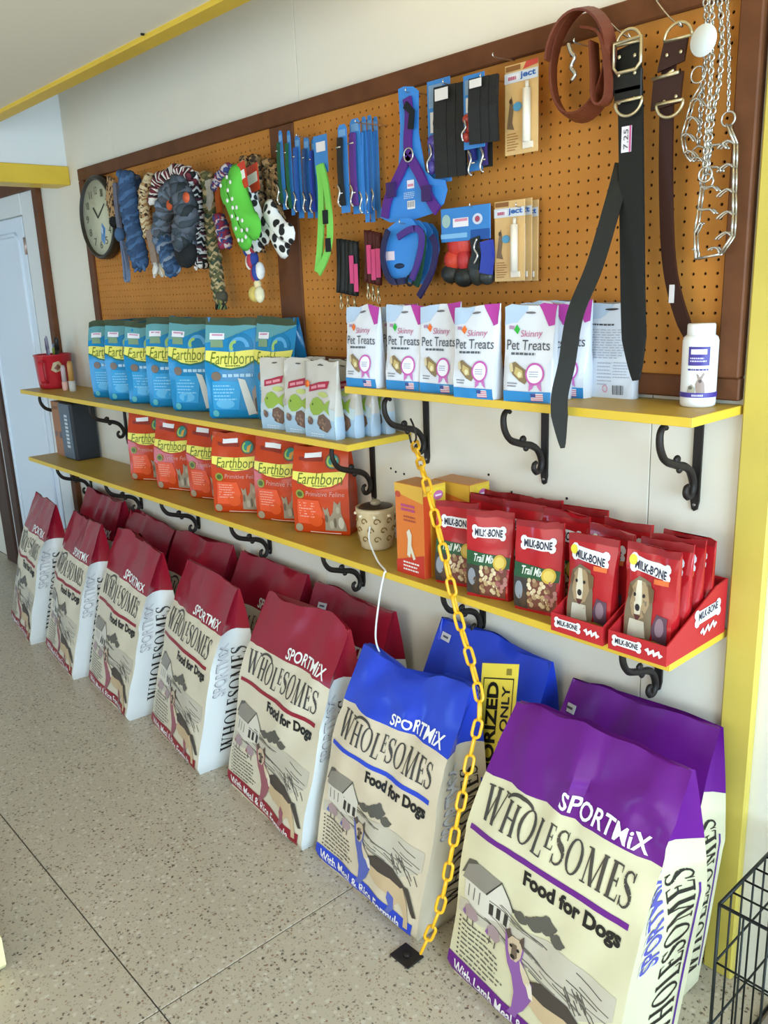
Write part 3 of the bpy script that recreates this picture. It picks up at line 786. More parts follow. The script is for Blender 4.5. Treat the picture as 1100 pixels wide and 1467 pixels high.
def bone(A, g, cx, cy, w, h, col, lay, tilt=0.0):
    pts = []
    for (sx, sy, a0, a1) in ((1, -1, -150, 60), (1, 1, -60, 150), (-1, 1, 30, 240), (-1, -1, 120, 330)):
        for k in range(6):
            a = math.radians(a0 + (a1 - a0) * k / 5)
            pts.append((sx * w * .42 + .10 * w * math.cos(a), sy * h * .22 + .26 * h * math.sin(a)))
    c, s = math.cos(tilt), math.sin(tilt)
    A.poly(g, [(cx + x * c - y * s * .5, cy + x * s * .5 + y * c) for x, y in pts], col, lay)
def earth_art(blue):
    A = Art(); g = 'printed_front'
    if blue:
        A.rect(g, .0, .93, 1, 1.0, '3c4a35', 1); A.poly(g, [(0, .76), (.35, .80), (.75, .90), (1, .92), (1, .93), (0, .93)], '5f9aa0', 1)
        A.rect(g, .08, .795, .36, .855, 'e8e6ea', 3); A.rect(g, .12, .83, .33, .845, 'c98aa8', 4); A.poly(g, [(.10, .72), (.35, .72), (.33, .79), (.10, .79)], '7f9c79', 2)
        A.oval(g, .66, .74, .24, .115, '1378a8', 2); A.ring(g, .64, .72, .19, .10, .07, .035, '5aa4d4', 3, 16, 0, 4.2); A.ring(g, .58, .73, .12, .06, .06, .03, '9cc06a', 4, 10, 1.5, 4.0)
        y0, ycol, tcol = .60, 'ece36c', '6d7a1e'
    else:
        A.rect(g, .0, .95, 1, 1.0, 'b8401c', 1); A.rect(g, .22, .87, .52, .925, 'f0eeec', 3); A.poly(g, [(.12, .84), (.55, .82), (.55, .87), (.12, .88)], '8c2c1c', 2)
        A.oval(g, .72, .82, .135, .085, '7a4a2c', 2); A.oval(g, .72, .82, .11, .07, '2f8f88', 3); A.poly(g, [(.70, .76), (.76, .76), (.80, .86), (.72, .83)], 'd9a04a', 4); A.ring(g, .70, .82, .08, .06, .03, .02, 'a8c85a', 5, 10, 2, 5)
        y0, ycol, tcol = .62, 'eadf63', '5e6a22'
    A.poly(g, [(.02, y0 + .09), (.5, y0 + .075), (.98, y0 + .10), (.90, y0 - .01), (.72, y0 - .065), (.5, y0 - .085), (.30, y0 - .07), (.12, y0 - .02), (.02, y0 - .005)], ycol, 5)
    A.line(g, [(.02, y0 - .008), (.12, y0 - .025), (.30, y0 - .077), (.5, y0 - .092), (.72, y0 - .072), (.90, y0 - .015)], .018, '1f6a54' if blue else 'b5341a', 6)
    A.text(g, 'Earthborn', .12, y0 - .045, .90, y0 + .075, tcol, 7, shear=.15)
    A.lines(g, .40, y0 - .065, .66, y0 - .045, 1, tcol, 2, .6, 7)
    if blue:
        A.oval(g, .22, .44, .09, .045, '7c6a5c', 3); A.lines(g, .34, .43, .92, .475, 1, 'a9cfe6', 5, .7, 4)
        A.poly(g, [(.10, .10), (.58, .10), (.66, .39), (.14, .39)], '2f9ad0', 2); A.lines(g, .15, .20, .56, .37, 5, '8cc8ea', 4, .4, 3)
        A.oval(g, .34, .16, .17, .05, '62b4de', 3); A.poly(g, [(.60, .42), (.72, .40), (.88, .06), (.74, .04)], 'cfd0c8', 4); A.poly(g, [(.82, .28), (.92, .38), (.98, .25), (.96, .05), (.84, .05)], '9a8a80', 3)
        A.poly(g, [(.86, .20), (.91, .24), (.95, .16), (.92, .07), (.87, .08)], '4c443e', 4); A.oval(g, .14, .06, .06, .035, '5fb4b8', 4)
    else:
        A.oval(g, .16, .46, .08, .05, '8f9438', 3); A.oval(g, .16, .46, .05, .03, '4c5a20', 4); A.text(g, 'Primitive Feline', .27, .445, .93, .50, 'd99a8c', 4, shear=.25)
        A.poly(g, [(.08, .12), (.50, .12), (.56, .26), (.50, .40), (.10, .40)], 'e2552c', 2); A.lines(g, .13, .20, .46, .385, 6, 'eda088', 9, .42, 3)
        A.oval(g, .42, .17, .13, .075, 'd8501c', 3)
        A.poly(g, [(.58, .06), (.60, .22), (.57, .33), (.62, .30), (.66, .33), (.68, .22), (.74, .28), (.76, .40), (.82, .36), (.86, .40), (.87, .26), (.93, .14), (.95, .06)], '9b8a72', 4)
        for (x, y, rx, ry) in ((.62, .20, .025, .05), (.70, .13, .04, .05), (.82, .30, .03, .04), (.86, .15, .05, .07), (.76, .15, .025, .06)): A.oval(g, x, y, rx, ry, random.Random(int(x * 99)).choice(('c9bda6', '6d5f4c', 'b3a58c')), 5, 10)
        A.oval(g, .10, .07, .07, .045, 'a08c70', 4); A.rect(g, .3, .025, .85, .035, 'f0c8b0', 3)
    return A
EA = {True: earth_art(True).cut(US2, VS2), False: earth_art(False).cut(US2, VS2)}
def pet_bag(blue, x, y, yaw, seed, label, L, Wd=.195, z=0):
    m1 = mat('bag_foil_blue' if blue else 'bag_foil_orange', '1583b8' if blue else 'c23d14', .22, coat=.2, bump=.2, bscale=30)
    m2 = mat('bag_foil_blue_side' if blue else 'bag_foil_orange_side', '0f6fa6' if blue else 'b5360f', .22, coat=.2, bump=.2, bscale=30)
    o = thing('pet_food_bag', label, 'bag', (x, y, z), math.radians(yaw), 'blue pet food bags' if blue else 'orange pet food bags')
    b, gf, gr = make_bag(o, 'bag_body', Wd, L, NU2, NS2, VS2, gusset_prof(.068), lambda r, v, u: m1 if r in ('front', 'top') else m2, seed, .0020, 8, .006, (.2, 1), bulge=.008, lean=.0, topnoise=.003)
    EA[blue].put(gf, US2, VS2, o); return o
order = ('farthest left', 'second from the left', 'third from the left', 'fourth from the left', 'fifth from the left', 'sixth, whole front in view')
for i, (xl, yl, yw) in enumerate(((-3.468, -.172, 28), (-3.29, -.180, 30), (-3.12, -.178, 30), (-2.945, -.180, 28), (-2.762, -.184, 26), (-2.478, -.204, 33))):
    a = math.radians(yw); nx, ny = math.sin(a), -math.cos(a); w = .195
    cx, cy = xl + w / 2 * math.cos(a) - nx * .036, yl + w / 2 * math.sin(a) - ny * .036
    pet_bag(True, cx, cy, yw, 50 + i, 'glossy blue pet food bag with yellow name band, ' + order[i], (.305, .318, .318, .325, .328, .322)[i], z=ZUL)
pet_bag(True, -2.235, -.072, 8, 61, 'glossy blue pet food bag at the back, behind the grey fish pouches', .325, .18, z=ZUL)
for i, (xl, yl, yw) in enumerate(((-3.238, -.150, 27), (-2.998, -.158, 20), (-2.762, -.150, 20), (-2.500, -.205, 34), (-2.305, -.160, 22), (-2.084, -.170, 26))):
    a = math.radians(yw); nx, ny = math.sin(a), -math.cos(a); w = .19
    cx, cy = xl + w / 2 * math.cos(a) - nx * .036, yl + w / 2 * math.sin(a) - ny * .036
    pet_bag(False, cx, cy, yw, 70 + i, 'orange pet food bag with yellow name band, ' + ('leftmost, near the black binder', 'second from the left', 'third from the left, set back', 'fourth from the left, standing proud', 'fifth from the left', 'rightmost, beside the gold pot')[i], .278, .19, z=ZLO)

def fish_art():
    A = Art(); g = 'printed_front'
    A.rect(g, 0, 0, 1, .25, '9fb9cc', 1); A.poly(g, [(0, .25), (1, .25), (1, .38), (.5, .45), (0, .36)], 'b9c6c8', 1)
    A.poly(g, [(.14, .60), (.76, .66), (.80, .76), (.16, .69)], 'a5263a', 3); A.poly(g, [(.22, .635), (.42, .653), (.42, .69), (.22, .67)], 'd98a94', 4); A.poly(g, [(.46, .657), (.70, .68), (.70, .715), (.46, .694)], 'd98a94', 4)
    A.poly(g, [(.16, .42), (.26, .51), (.42, .54), (.56, .50), (.66, .45), (.84, .52), (.80, .42), (.86, .32), (.68, .38), (.50, .31), (.32, .30), (.20, .35)], '8fa83c', 3)
    A.oval(g, .27, .44, .025, .018, '3e4a1a', 4, 8); A.oval(g, .62, .575, .17, .035, 'b7bf6a', 3)
    A.poly(g, [(.50, .30), (.66, .33), (.88, .26), (.92, .17), (.78, .09), (.58, .12), (.46, .20)], '6b4f3c', 5)
    rd = random.Random(7)
    for i in range(14): A.oval(g, rd.uniform(.54, .86), rd.uniform(.13, .28), .035, .018, rd.choice(('8a6a50', '553c2c', '9c7a5c')), 6, 7)
    A.oval(g, .22, .22, .10, .05, '6b5242', 5); A.oval(g, .18, .25, .05, .03, '8a6c54', 6)
    A.oval(g, .5, .93, .09, .010, '54504a', 2, 10); A.lines(g, .2, .02, .8, .08, 2, 'd5e0ea', 3)
    return A.cut(US2, VS2)
def treat_art(dot):
    A = Art(); g = 'printed_front'
    A.poly(g, [(0, .80), (.25, .82), (.45, .95), (.45, 1), (0, 1)], 'b5c8de', 1); A.poly(g, [(.66, 1), (1, 1), (1, .80), (.90, .78)], 'b43c98', 2)
    A.oval(g, .52, .925, .10, .012, '6f6a6a', 3, 10)
    A.text(g, 'Skinny', .34, .655, .78, .745, 'c2698c', 3, shear=.2); A.text(g, 'Pet Treats', .06, .54, .95, .645, '4a4a50', 3)
    A.lines(g, .16, .49, .84, .52, 1, '5a5f66', 3, .8, 3)
    A.rect(g, .10, .75, .20, .785, 'b08aa8', 3); A.poly(g, [(.26, .80), (.33, .755), (.28, .70), (.20, .745)], dot, 4)
    A.poly(g, [(.14, .39), (.26, .42), (.50, .34), (.58, .26), (.50, .19), (.38, .22), (.22, .29)], '8a7350', 3)
    A.poly(g, [(.28, .37), (.44, .33), (.46, .26), (.36, .25), (.26, .30)], 'c8b070', 4); A.oval(g, .38, .29, .05, .03, 'e4d9ac', 5, 8); A.poly(g, [(.14, .39), (.20, .41), (.24, .32), (.17, .31)], 'd6c49a', 4)
    A.oval(g, .70, .30, .17, .105, 'eeeaf0', 5); A.ring(g, .70, .30, .185, .115, .035, .022, 'c45aa8', 6); A.lines(g, .60, .27, .80, .34, 3, '9aa0b8', 5, .4, 6)
    A.poly(g, [(.60, .21), (.58, .12), (.66, .15), (.70, .20)], 'c873b4', 4); A.poly(g, [(.74, .20), (.78, .15), (.84, .12), (.82, .21)], 'c873b4', 4)
    A.rect(g, 0, 0, 1, .115, '2f86c4', 2); A.rect(g, .62, .02, .86, .10, 'e9e6ea', 3)
    for k in range(4): A.rect(g, .62, .02 + .02 * k, .86, .03 + .02 * k, 'c86a7c', 4)
    A.rect(g, .62, .06, .72, .10, '3c4c8c', 5); A.lines(g, .1, .16, .34, .22, 2, '8a8a90', 6)
    return A.cut(US2, VS2)
TA = {k: treat_art(k) for k in ('e8702a', '2fae3a')}
def back_art():
    A = Art(); g = 'printed_back'
    A.poly(g, [(0, .82), (.3, .84), (.5, .95), (.5, 1), (0, 1)], 'b5c8de', 1); A.oval(g, .5, .94, .13, .012, '3a3436', 3, 10)
    A.lines(g, .10, .765, .58, .79, 1, '4a4a52', 2, .7, 3); A.lines(g, .06, .42, .92, .74, 12, 'a9adb8', 8, .35); A.lines(g, .30, .14, .60, .40, 7, 'b4b6c0', 5, .35); A.lines(g, .62, .22, .94, .40, 6, 'b4b6c0', 6, .35)
    A.oval(g, .12, .41, .05, .065, '8c6c50', 3); A.ring(g, .47, .10, .055, .04, .015, .01, 'd88aa0', 3)
    for k in range(9): A.rect(g, .62 + .025 * k, .04, .62 + .025 * k + (.008 if k % 3 else .015), .14, '3c3c46', 4)
    return A.cut(US2, VS2)
FA, BA = fish_art(), back_art()
def pouch(name, x, y, z, yaw, seed, label, art, Wd, L, D, col, group, prof=pouch_prof, rough=.3, lean=0.0, cat='pouch', low=None, amp=.0010):
    m1 = mat('film_' + col, col, rough, coat=.3, bump=.08, bscale=30)
    m2 = mat('film_' + low, low, rough, coat=.3, bump=.08, bscale=30) if low else m1
    o = thing(name, label, cat, (x, y, z), math.radians(yaw), group)
    b, gf, gr = make_bag(o, 'pouch_body', Wd, L, NU2, NS2, VS2, prof(D), lambda r, v, u: m2 if (r != 'front' and v < .3) else m1, seed, amp, 4, .003, (.2, 1), bulge=D * .12, lean=lean, topnoise=.002)
    if art: art.put(gf, US2, VS2, o)
    return o
FGp = 'grey fish treat pouches'
for i, (x, y, yw, lab) in enumerate(((-2.105, -.182, 12, 'leftmost, in front'), (-2.01, -.128, 10, 'second from left, set back'), (-1.985, -.184, 8, 'third from left, in front'), (-1.866, -.196, 2, 'whole front in view with an orange dot'),
                                     (-1.835, -.143, 1, 'first one behind the whole pouch'), (-1.822, -.094, 0, 'second one behind the whole pouch'), (-1.812, -.045, 0, 'last one behind, against the wall'))):
    o = pouch('treat_pouch', x, y, ZUL, yw, 90 + i, 'grey cat treat pouch with green fish, ' + lab, FA, .142 if i == 3 else .125, .212, .042, 'c3bcb0', FGp, low='a9bccb')
    if i == 3:
        q = MB(); q.lathe([(.010, 0), (.010, .0006)], (-.052, -.0125, .150), ink('e8702a'), 12, (0, -1, .05)); s_ = q.build('sticker', o, world=False)
TG = 'white pet treat pouches'
for i, (x, y, yw, dot, lab) in enumerate(((-1.700, -.178, 2, 'e8702a', 'leftmost, orange dot'), (-1.640, -.105, 4, 'e8702a', 'set back between the two leftmost'), (-1.555, -.166, 4, '2fae3a', 'second in front, green dot'), (-1.432, -.166, 2, 'e8702a', 'third in front, orange dot'),
                                          (-1.296, -.190, 3, 'e8702a', 'fourth in front, right of the orange dotted one'), (-1.155, -.178, 9, '2fae3a', 'whole front in view, green dot'), (-1.165, -.115, 6, 'e8702a', 'just right of the green dotted one'), (-1.140, -.072, 4, 'e8702a', 'half hidden by the hanging black strap'))):
    pouch('treat_pouch', x, y, ZUR, yw, 110 + i, 'white pet treat pouch with pink corner, ' + lab, TA[dot], .126, .205, .045, 'dcdde2', TG)
o = pouch('treat_pouch', -1.048, -.034, ZUR, 3, 130, 'white pet treat pouch turned back to front with barcode', BA, .132, .203, .036, 'd6dbe4', TG)

# powder bottle
PLW = mat('white_plastic', 'eceae6', .35)
bt = thing('powder_bottle', 'white plastic powder bottle with purple label and rabbit picture', 'bottle', (-.832, -.058, ZUR))
q = MB(); q.lathe([(.030, 0), (.0335, .003), (.034, .01), (.034, .128), (.032, .135), (.026, .140)], (-.832, -.058, ZUR), PLW, 32); q.build('bottle_body', bt)
q = MB(); q.lathe([(.0265, .139), (.0265, .158), (.025, .161)], (-.832, -.058, ZUR), PLW, 32); q.build('cap', bt)
LA = Art(); g = 'label'
LA.rect(g, .0, .10, 1, .18, '4a3a8e', 1); LA.rect(g, .26, .62, .66, .92, '453685', 2); LA.rect(g, .31, .80, .60, .88, 'e6e2f0', 3); LA.lines(g, .30, .68, .62, .77, 2, 'cfc8e6', 4, .5, 3)
LA.lines(g, .26, .54, .66, .60, 1, '453685', 2); LA.poly(g, [(.44, .18), (.42, .32), (.46, .40), (.43, .50), (.47, .47), (.50, .42), (.56, .52), (.58, .48), (.53, .40), (.58, .34), (.60, .18)], '9a8478', 2); LA.oval(g, .50, .37, .03, .03, '5a4a44', 3, 8)
LA.poly(g, [(.26, .18), (.28, .28), (.35, .32), (.41, .26), (.41, .18)], 'a8a08c', 2); LA.oval(g, .33, .26, .04, .03, '6e6656', 3, 8); LA.lines(g, .36, .12, .58, .16, 1, 'cfc8e6', 6, .8, 3)
us = [i / 16 for i in range(17)]; LA.cut(us, [0, 1])
grid = [[(.0342 * math.sin((u - .5) * 2.9 + .55), -.0342 * math.cos((u - .5) * 2.9 + .55), z) for u in us] for z in (.008, .128)]
LA.put(grid, us, [0, 1], bt)

# red pouches and their trays
def mb_art(mix):
    A = Art(); g = 'printed_front'; w = 'e6e2e0'
    A.rect(g, 0, .93, 1, 1, '8e1a1e', 1)
    if mix:
        bone(A, g, .50, .76, .72, .17, w, 2); A.text(g, 'MILK-BONE', .20, .715, .80, .80, '26263c', 3, bold=.035)
        A.poly(g, [(0, .38), (1, .38), (1, .50), (0, .54)], '24502e', 2); A.text(g, 'Trail Mix', .16, .42, .66, .51, 'd9dccf', 3, shear=.25, bold=.02); A.oval(g, .78, .44, .15, .085, 'c9a43a', 4); A.oval(g, .78, .44, .11, .06, 'd8bc5a', 5)
        A.rect(g, 0, .04, .34, .38, '3c332d', 2); A.oval(g, .14, .24, .10, .10, '8d929a', 3); A.oval(g, .24, .15, .08, .10, '4d3a2c', 3); A.rect(g, .34, .04, .95, .38, '6e3a2e', 1)
        rd = random.Random(5)
        for i in range(40): A.oval(g, rd.uniform(.36, .80), rd.uniform(.08, .38), .045, .026, rd.choice(('cbb48c', 'b99a6c', 'dac9a4', '8d6a48', 'a88a66')), 3 + i % 3, 7)
        for i in range(10): A.oval(g, rd.uniform(.74, .95), rd.uniform(.10, .36), .05, .03, rd.choice(('9c5a58', 'b07a70', '7c3c38')), 4, 7)
    else:
        bone(A, g, .48, .80, .78, .19, w, 2, -.12); A.text(g, 'MILK-BONE', .17, .765, .80, .85, '26263c', 3, bold=.035, tilt=-.05); A.oval(g, .13, .84, .075, .05, 'e6cf3c', 4)
        A.poly(g, [(.02, .05), (.03, .40), (.10, .62), (.28, .70), (.52, .66), (.60, .42), (.62, .18), (.56, .05)], '7a6850', 2)
        A.poly(g, [(.12, .42), (.14, .58), (.24, .66), (.40, .65), (.50, .58), (.52, .44), (.44, .32), (.30, .27), (.18, .32)], 'a58a66', 3)      # dog's head
        A.poly(g, [(.10, .62), (.05, .50), (.12, .46), (.17, .56)], '6e5438', 4); A.poly(g, [(.46, .64), (.60, .60), (.60, .48), (.52, .46), (.48, .56)], '6e5438', 4)
        A.poly(g, [(.25, .66), (.33, .66), (.38, .44), (.36, .34), (.24, .33), (.21, .42)], 'd6cab2', 4); A.oval(g, .22, .52, .03, .02, '241c16', 5, 8); A.oval(g, .40, .52, .03, .02, '241c16', 5, 8); A.oval(g, .295, .40, .055, .035, '2a221e', 5, 10); A.poly(g, [(.22, .33), (.38, .33), (.33, .28), (.27, .28)], '5a2e2a', 5)
        A.poly(g, [(.14, .28), (.46, .28), (.50, .08), (.10, .08)], 'c8bea8', 3)
        A.poly(g, [(.62, .24), (.70, .38), (.92, .36), (.93, .10), (.66, .10)], '5d3e4c', 3); A.oval(g, .78, .26, .09, .09, '8c7078', 4)
        A.poly(g, [(.04, .03), (.96, .03), (.94, .09), (.70, .12), (.40, .07), (.06, .10)], 'a08a3e', 4)
        rd = random.Random(8)
        for i in range(14): A.oval(g, rd.uniform(.1, .92), rd.uniform(.045, .095), .05, .016, rd.choice(('c4aa5c', '8c7430', 'b89a48')), 5, 7)
        A.rect(g, .58, .66, .86, .71, 'd96a34', 3)
    return A.cut(US2, VS2)
MA = {True: mb_art(True), False: mb_art(False)}
MG = 'red dog treat pouches'
def red_pouch(x, y, yw, seed, mix, lab, L=.213, Wd=.122, z=ZLO):
    return pouch('dog_treat_pouch', x, y, z, yw, seed, 'shiny red dog treat pouch ' + lab, MA[mix], Wd, L, .046, 'b01c22', MG, prof=pouch_prof, rough=.22, amp=.0016)
red_pouch(-1.385, -.170, 14, 150, True, 'with green stripe, behind the yellow chain')
red_pouch(-1.266, -.185, 16, 151, True, 'with green stripe, second from the orange box')
red_pouch(-1.122, -.182, 8, 152, True, 'with green stripe, left of the cardboard trays')
for i, (x, y, lab) in enumerate(((-1.340, -.098, 'first from the left in the middle row'), (-1.225, -.110, 'second from the left in the middle row'), (-1.105, -.110, 'third from the left in the middle row'), (-1.345, -.042, 'leftmost against the wall'), (-1.225, -.045, 'second from the left against the wall'), (-1.10, -.045, 'third from the left against the wall'))):
    red_pouch(x, y, 4, 155 + i, True, 'standing packed, ' + lab, L=.222)
CARD = mat('red_card', 'b8242a', .5); CARDI = mat('card_inside', 'b39a7c', .7)
def tray(x0, x1, label, flapart):
    o = thing('display_tray', label, 'tray', ((x0 + x1) / 2, -.14, ZLO), 0, 'red cardboard display trays')
    y0, y1, t = -.256, -.02, .003
    q = MB(); q.box(x0, x1, y0, y1, ZLO + .0005, ZLO + t, CARD); q.build('tray_bottom', o)
    q = MB(); q.box(x0, x1, y0, y0 + t, ZLO + t, ZLO + .042, CARD); q.build('front_lip', o)
    q = MB(); q.box(x0, x1, y1 - t, y1, ZLO + t, ZLO + .12, CARD); q.build('back_panel', o)
    for x in (x0, x1 - t):
        q = MB(); q.prism([(y0 + t, t), (y1 - t, t), (y1 - t, .12), (y1 - .05, .115), (y0 + t, .042)], (x, 0, ZLO), (0, 1, 0), (0, 0, 1), (1, 0, 0), t, CARD); q.build('side_panel', o)
    A = Art(); bone(A, 'printed_front', .33, .55, .50, .62, 'e9e6e4', 1); A.text('printed_front', 'MILK-BONE', .13, .42, .53, .70, '26263c', 2, bold=.03); A.line('printed_front', [(.66 + .03 * q_, .52 + .15 * math.sin(q_ * 2.1)) for q_ in range(10)], .05, 'ece8e6', 2, 3.1)
    flat_art(A, (x0, y0, ZLO), (x1 - x0, 0, 0), (0, 0, .042), o)
    if flapart:
        B = Art(); bone(B, 'printed_side', .66, .56, .44, .34, 'e9e6e4', 1, .10); B.text('printed_side', 'MILK-BONE', .50, .50, .83, .64, '26263c', 2, bold=.03, tilt=.05); B.line('printed_side', [(.55 + .03 * q_, .25 + .006 * q_ + .06 * math.sin(q_ * 2.1)) for q_ in range(10)], .035, 'ece8e6', 2, 2.0)
        flat_art(B, (x1, y0, ZLO), (0, y1 - y0, 0), (0, 0, .12), o)
tray(-1.035, -.905, 'red cardboard display tray, the left one, holding pouches', False)
tray(-.892, -.762, 'red cardboard display tray at the shelf end beside the post', True)
for i, (y, lab) in enumerate(((-.195, 'with dog portrait, front of the left tray'), (-.135, 'with dog portrait, second in the left tray'), (-.085, 'with dog portrait, third in the left tray'))):
    red_pouch(-.972 + .006 * i, y, (6, -4, 3)[i], 170 + i, False, lab, L=.205 + .006 * i, z=ZLO + .004, Wd=.114)
for i, (y, lab) in enumerate(((-.195, 'with dog portrait, front of the right tray'), (-.152, 'with dog portrait, second in the right tray'), (-.112, 'with dog portrait, third in the right tray'), (-.074, 'with dog portrait, last in the right tray'))):
    red_pouch(-.832 + .003 * i, y, (5, 2, 4, 1)[i], 180 + i, False, lab, L=.212, z=ZLO + .004, Wd=.114)

# orange and yellow cartons
def carton(x0, x1, y0, y1, h, label):
    o = thing('treat_carton', label, 'box', ((x0 + x1) / 2, (y0 + y1) / 2, ZLO), 0, 'orange treat cartons')
    q = MB(); q.box(x0, x1, y0, y1, ZLO, ZLO + h, mat('carton_orange', 'd9762c', .42), .0015); q.build('carton_body', o)
    A = Art(); g = 'printed_front'
    A.poly(g, [(0, .90), (1, .82), (1, 1), (0, 1)], 'd9a83a', 1); A.poly(g, [(0, 0), (1, 0), (1, .26), (0, .14)], 'c0331f', 1); A.lines(g, .22, .71, .80, .80, 2, 'b8467c', 11, .6); A.lines(g, .30, .60, .85, .68, 2, 'a84a34', 3)
    A.poly(g, [(.40, .22), (.44, .40), (.40, .48), (.50, .52), (.58, .46), (.56, .34), (.70, .20), (.62, .18), (.54, .26), (.50, .20)], 'dcd2bc', 3); A.lines(g, .25, .05, .85, .17, 3, 'e6dcd4', 6); A.oval(g, .12, .88, .10, .035, 'b8442a', 2)
    flat_art(A, (x0, y0, ZLO), (x1 - x0, 0, 0), (0, 0, h), o)
    B = Art(); g = 'printed_side'
    B.poly(g, [(0, 0), (.28, 0), (.28, .90), (0, .90)], 'cf4a24', 1); B.rect(g, .28, 0, 1, .90, 'de9a2e', 1); B.rect(g, 0, .90, 1, 1, 'e0b43e', 1); B.poly(g, [(.34, .80), (.98, .80), (.98, .97), (.34, .97)], 'e8c43e', 2); B.oval(g, .66, .885, .22, .05, 'c86a9c', 3); B.rect(g, .52, .875, .80, .895, 'f0dce4', 4)
    flat_art(B, (x1, y0, ZLO), (0, y1 - y0, 0), (0, 0, h), o)
    q = MB(); q.box(x0 + .002, x1 - .002, y0 + .002, y1 - .002, ZLO + h, ZLO + h + .0008, mat('carton_top', 'c98a4c', .45)); q.build('top_flap', o)
carton(-1.572, -1.468, -.208, -.128, .243, 'orange treat carton standing in front, crossed by the yellow chain')
carton(-1.535, -1.405, -.105, -.030, .238, 'orange treat carton standing behind the other carton, near the wall')

# gold patterned pot with its cord
CRM = mat('pot_cream', 'c9b48c', .3, coat=.3); GLD = mat('pot_gold', '8a6a34', .35, .2)
pt = thing('wax_warmer', 'cream and gold patterned ceramic pot with dark top', 'pot', (-1.775, -.100, ZLO))
q = MB(); q.lathe([(.040, 0), (.046, .006), (.046, .014), (.053, .04), (.056, .075), (.055, .105), (.058, .112), (.058, .122), (.052, .124), (.050, .118)], (-1.775, -.100, ZLO), CRM, 28); q.build('pot_body', pt)
q = MB()
for k in range(9):
    for (zz, rr) in ((.035, .0525), (.062, .0555), (.088, .0556)):
        a = 2 * PI * (k + (.5 if zz == .062 else 0)) / 9; c_ = np.array((-1.775 + rr * math.cos(a), -.100 + rr * math.sin(a), ZLO + zz)); tx = np.array((-math.sin(a), math.cos(a), 0))
        q.tube([c_ + tx * x_ + np.array((0, 0, z_)) for x_, z_ in arc(0, 0, .011, 0, 320, 10, .003)], .0018, GLD, 5)
q.build('scroll_pattern', pt)
q = MB()
for k in range(8):
    a = 2 * PI * k / 8; q.ball((-1.775 + .0575 * math.cos(a), -.100 + .0575 * math.sin(a), ZLO + .104), .006, .006, .005, mat('pot_bead', 'efe2c2', .25), 8, 5)
q.build('beads', pt)
q = MB(); q.lathe([(.051, .119), (.044, .126), (.020, .130)], (-1.775, -.100, ZLO), mat('pot_dark_top', '3a2c22', .4), 24); q.build('dish', pt)
q = MB(); q.ball((-1.768, -.105, ZLO + .136), .016, .016, .010, mat('pot_knob', '9c8a70', .4)); q.build('wax_knob', pt)
e0 = W(549, 806, -.243); e1 = W(543, 860, -.247); e2 = W(538, 914, -.240)
cp = smooth_path([(-1.742, -.152, ZLO + .080), (-1.726, -.170, ZLO + .045), ((e0[0] - 1.722) / 2, -.205, ZLO + .010), (e0[0], -.237, ZLO + .0045), (e0[0], -.243, ZLO - .006), tuple(e1), tuple(e2), (e2[0] - .004, -.215, e2[2] - .07)], 6)
q = MB(); q.tube(cp, .0028, PLW, 6); q.build_thing('power_cord', 'white electric cord hanging from the gold pot over the shelf edge', 'cord')

# red mug, pens, small bottles
RPL = mat('red_plastic', 'b3202c', .3, coat=.2)
mx, my = -4.045, -.098
mg = thing('plastic_mug', 'red plastic mug full of pens at the far shelf end', 'mug', (mx, my, ZUL))
q = MB(); q.lathe([(.066, 0), (.072, .004), (.076, .02), (.083, .15), (.086, .153), (.086, .158), (.080, .158), (.073, .02), (.05, .012)], (mx, my, ZUL), RPL, 28); q.build('mug_body', mg)
a = math.radians(-52); hx = np.array((math.cos(a), math.sin(a), 0)); hy = np.array((-math.sin(a), math.cos(a), 0))
q = MB(); q.strap(smooth_path([np.array((mx, my, ZUL)) + hx * r_ + np.array((0, 0, z_)) for r_, z_ in ((.074, .128), (.098, .128), (.108, .112), (.106, .06), (.096, .035), (.073, .032))], 5), tuple(hy), .022, .008, RPL); q.build('handle', mg)
ug = [i / 6 for i in range(7)]
A = Art(); A.poly('printed_patch', [(.1, .3), (.3, .8), (.7, .9), (.95, .55), (.8, .2), (.4, .1)], 'b8a078', 1); A.poly('printed_patch', [(.3, .4), (.6, .7), (.8, .45), (.55, .25)], '7a4a34', 2); A.cut(ug, [0, 1])
A.put([[(.0815 * math.cos(math.radians(-35 + 45 * u)), .0815 * math.sin(math.radians(-35 + 45 * u)), z) for u in ug] for z in (.07, .135)], ug, [0, 1], mg)
for i, (dx, dy, tx, ty, L, col, lab, r) in enumerate(((.02, -.02, .05, -.03, .23, '8a869a', 'silver grey pen leaning in the red mug, tallest', .005), (-.03, -.03, .05, -.02, .22, '6c6578', 'dull violet pen leaning in the red mug', .005), (.035, .015, .04, .0, .22, '24221f', 'thick black marker leaning in the red mug', .010), (-.045, .0, .03, .01, .19, '7d88a8', 'blue grey pen leaning in the red mug', .005), (-.01, .03, .01, .0, .175, '8fa03c', 'olive green highlighter standing in the red mug', .012))):
    o = thing('pen', lab, 'pen', (mx + dx * .5, my + dy * .5, ZUL + .014), 0, 'pens in the red mug')
    p0 = np.array((mx + dx * .5, my + dy * .5, ZUL + .014)); p1 = p0 + np.array((tx, ty, L))
    q = MB(); q.tube([p0, p0 + (p1 - p0) * .75], r, mat('pen_' + col, col, .35), 8); q.build('barrel', o)
    q = MB(); q.tube([p0 + (p1 - p0) * .75, p0 + (p1 - p0) * .97, p1], [r * 1.15, r * 1.15, r * .7], mat('pen_' + col, col, .35), 8); q.build('cap', o)
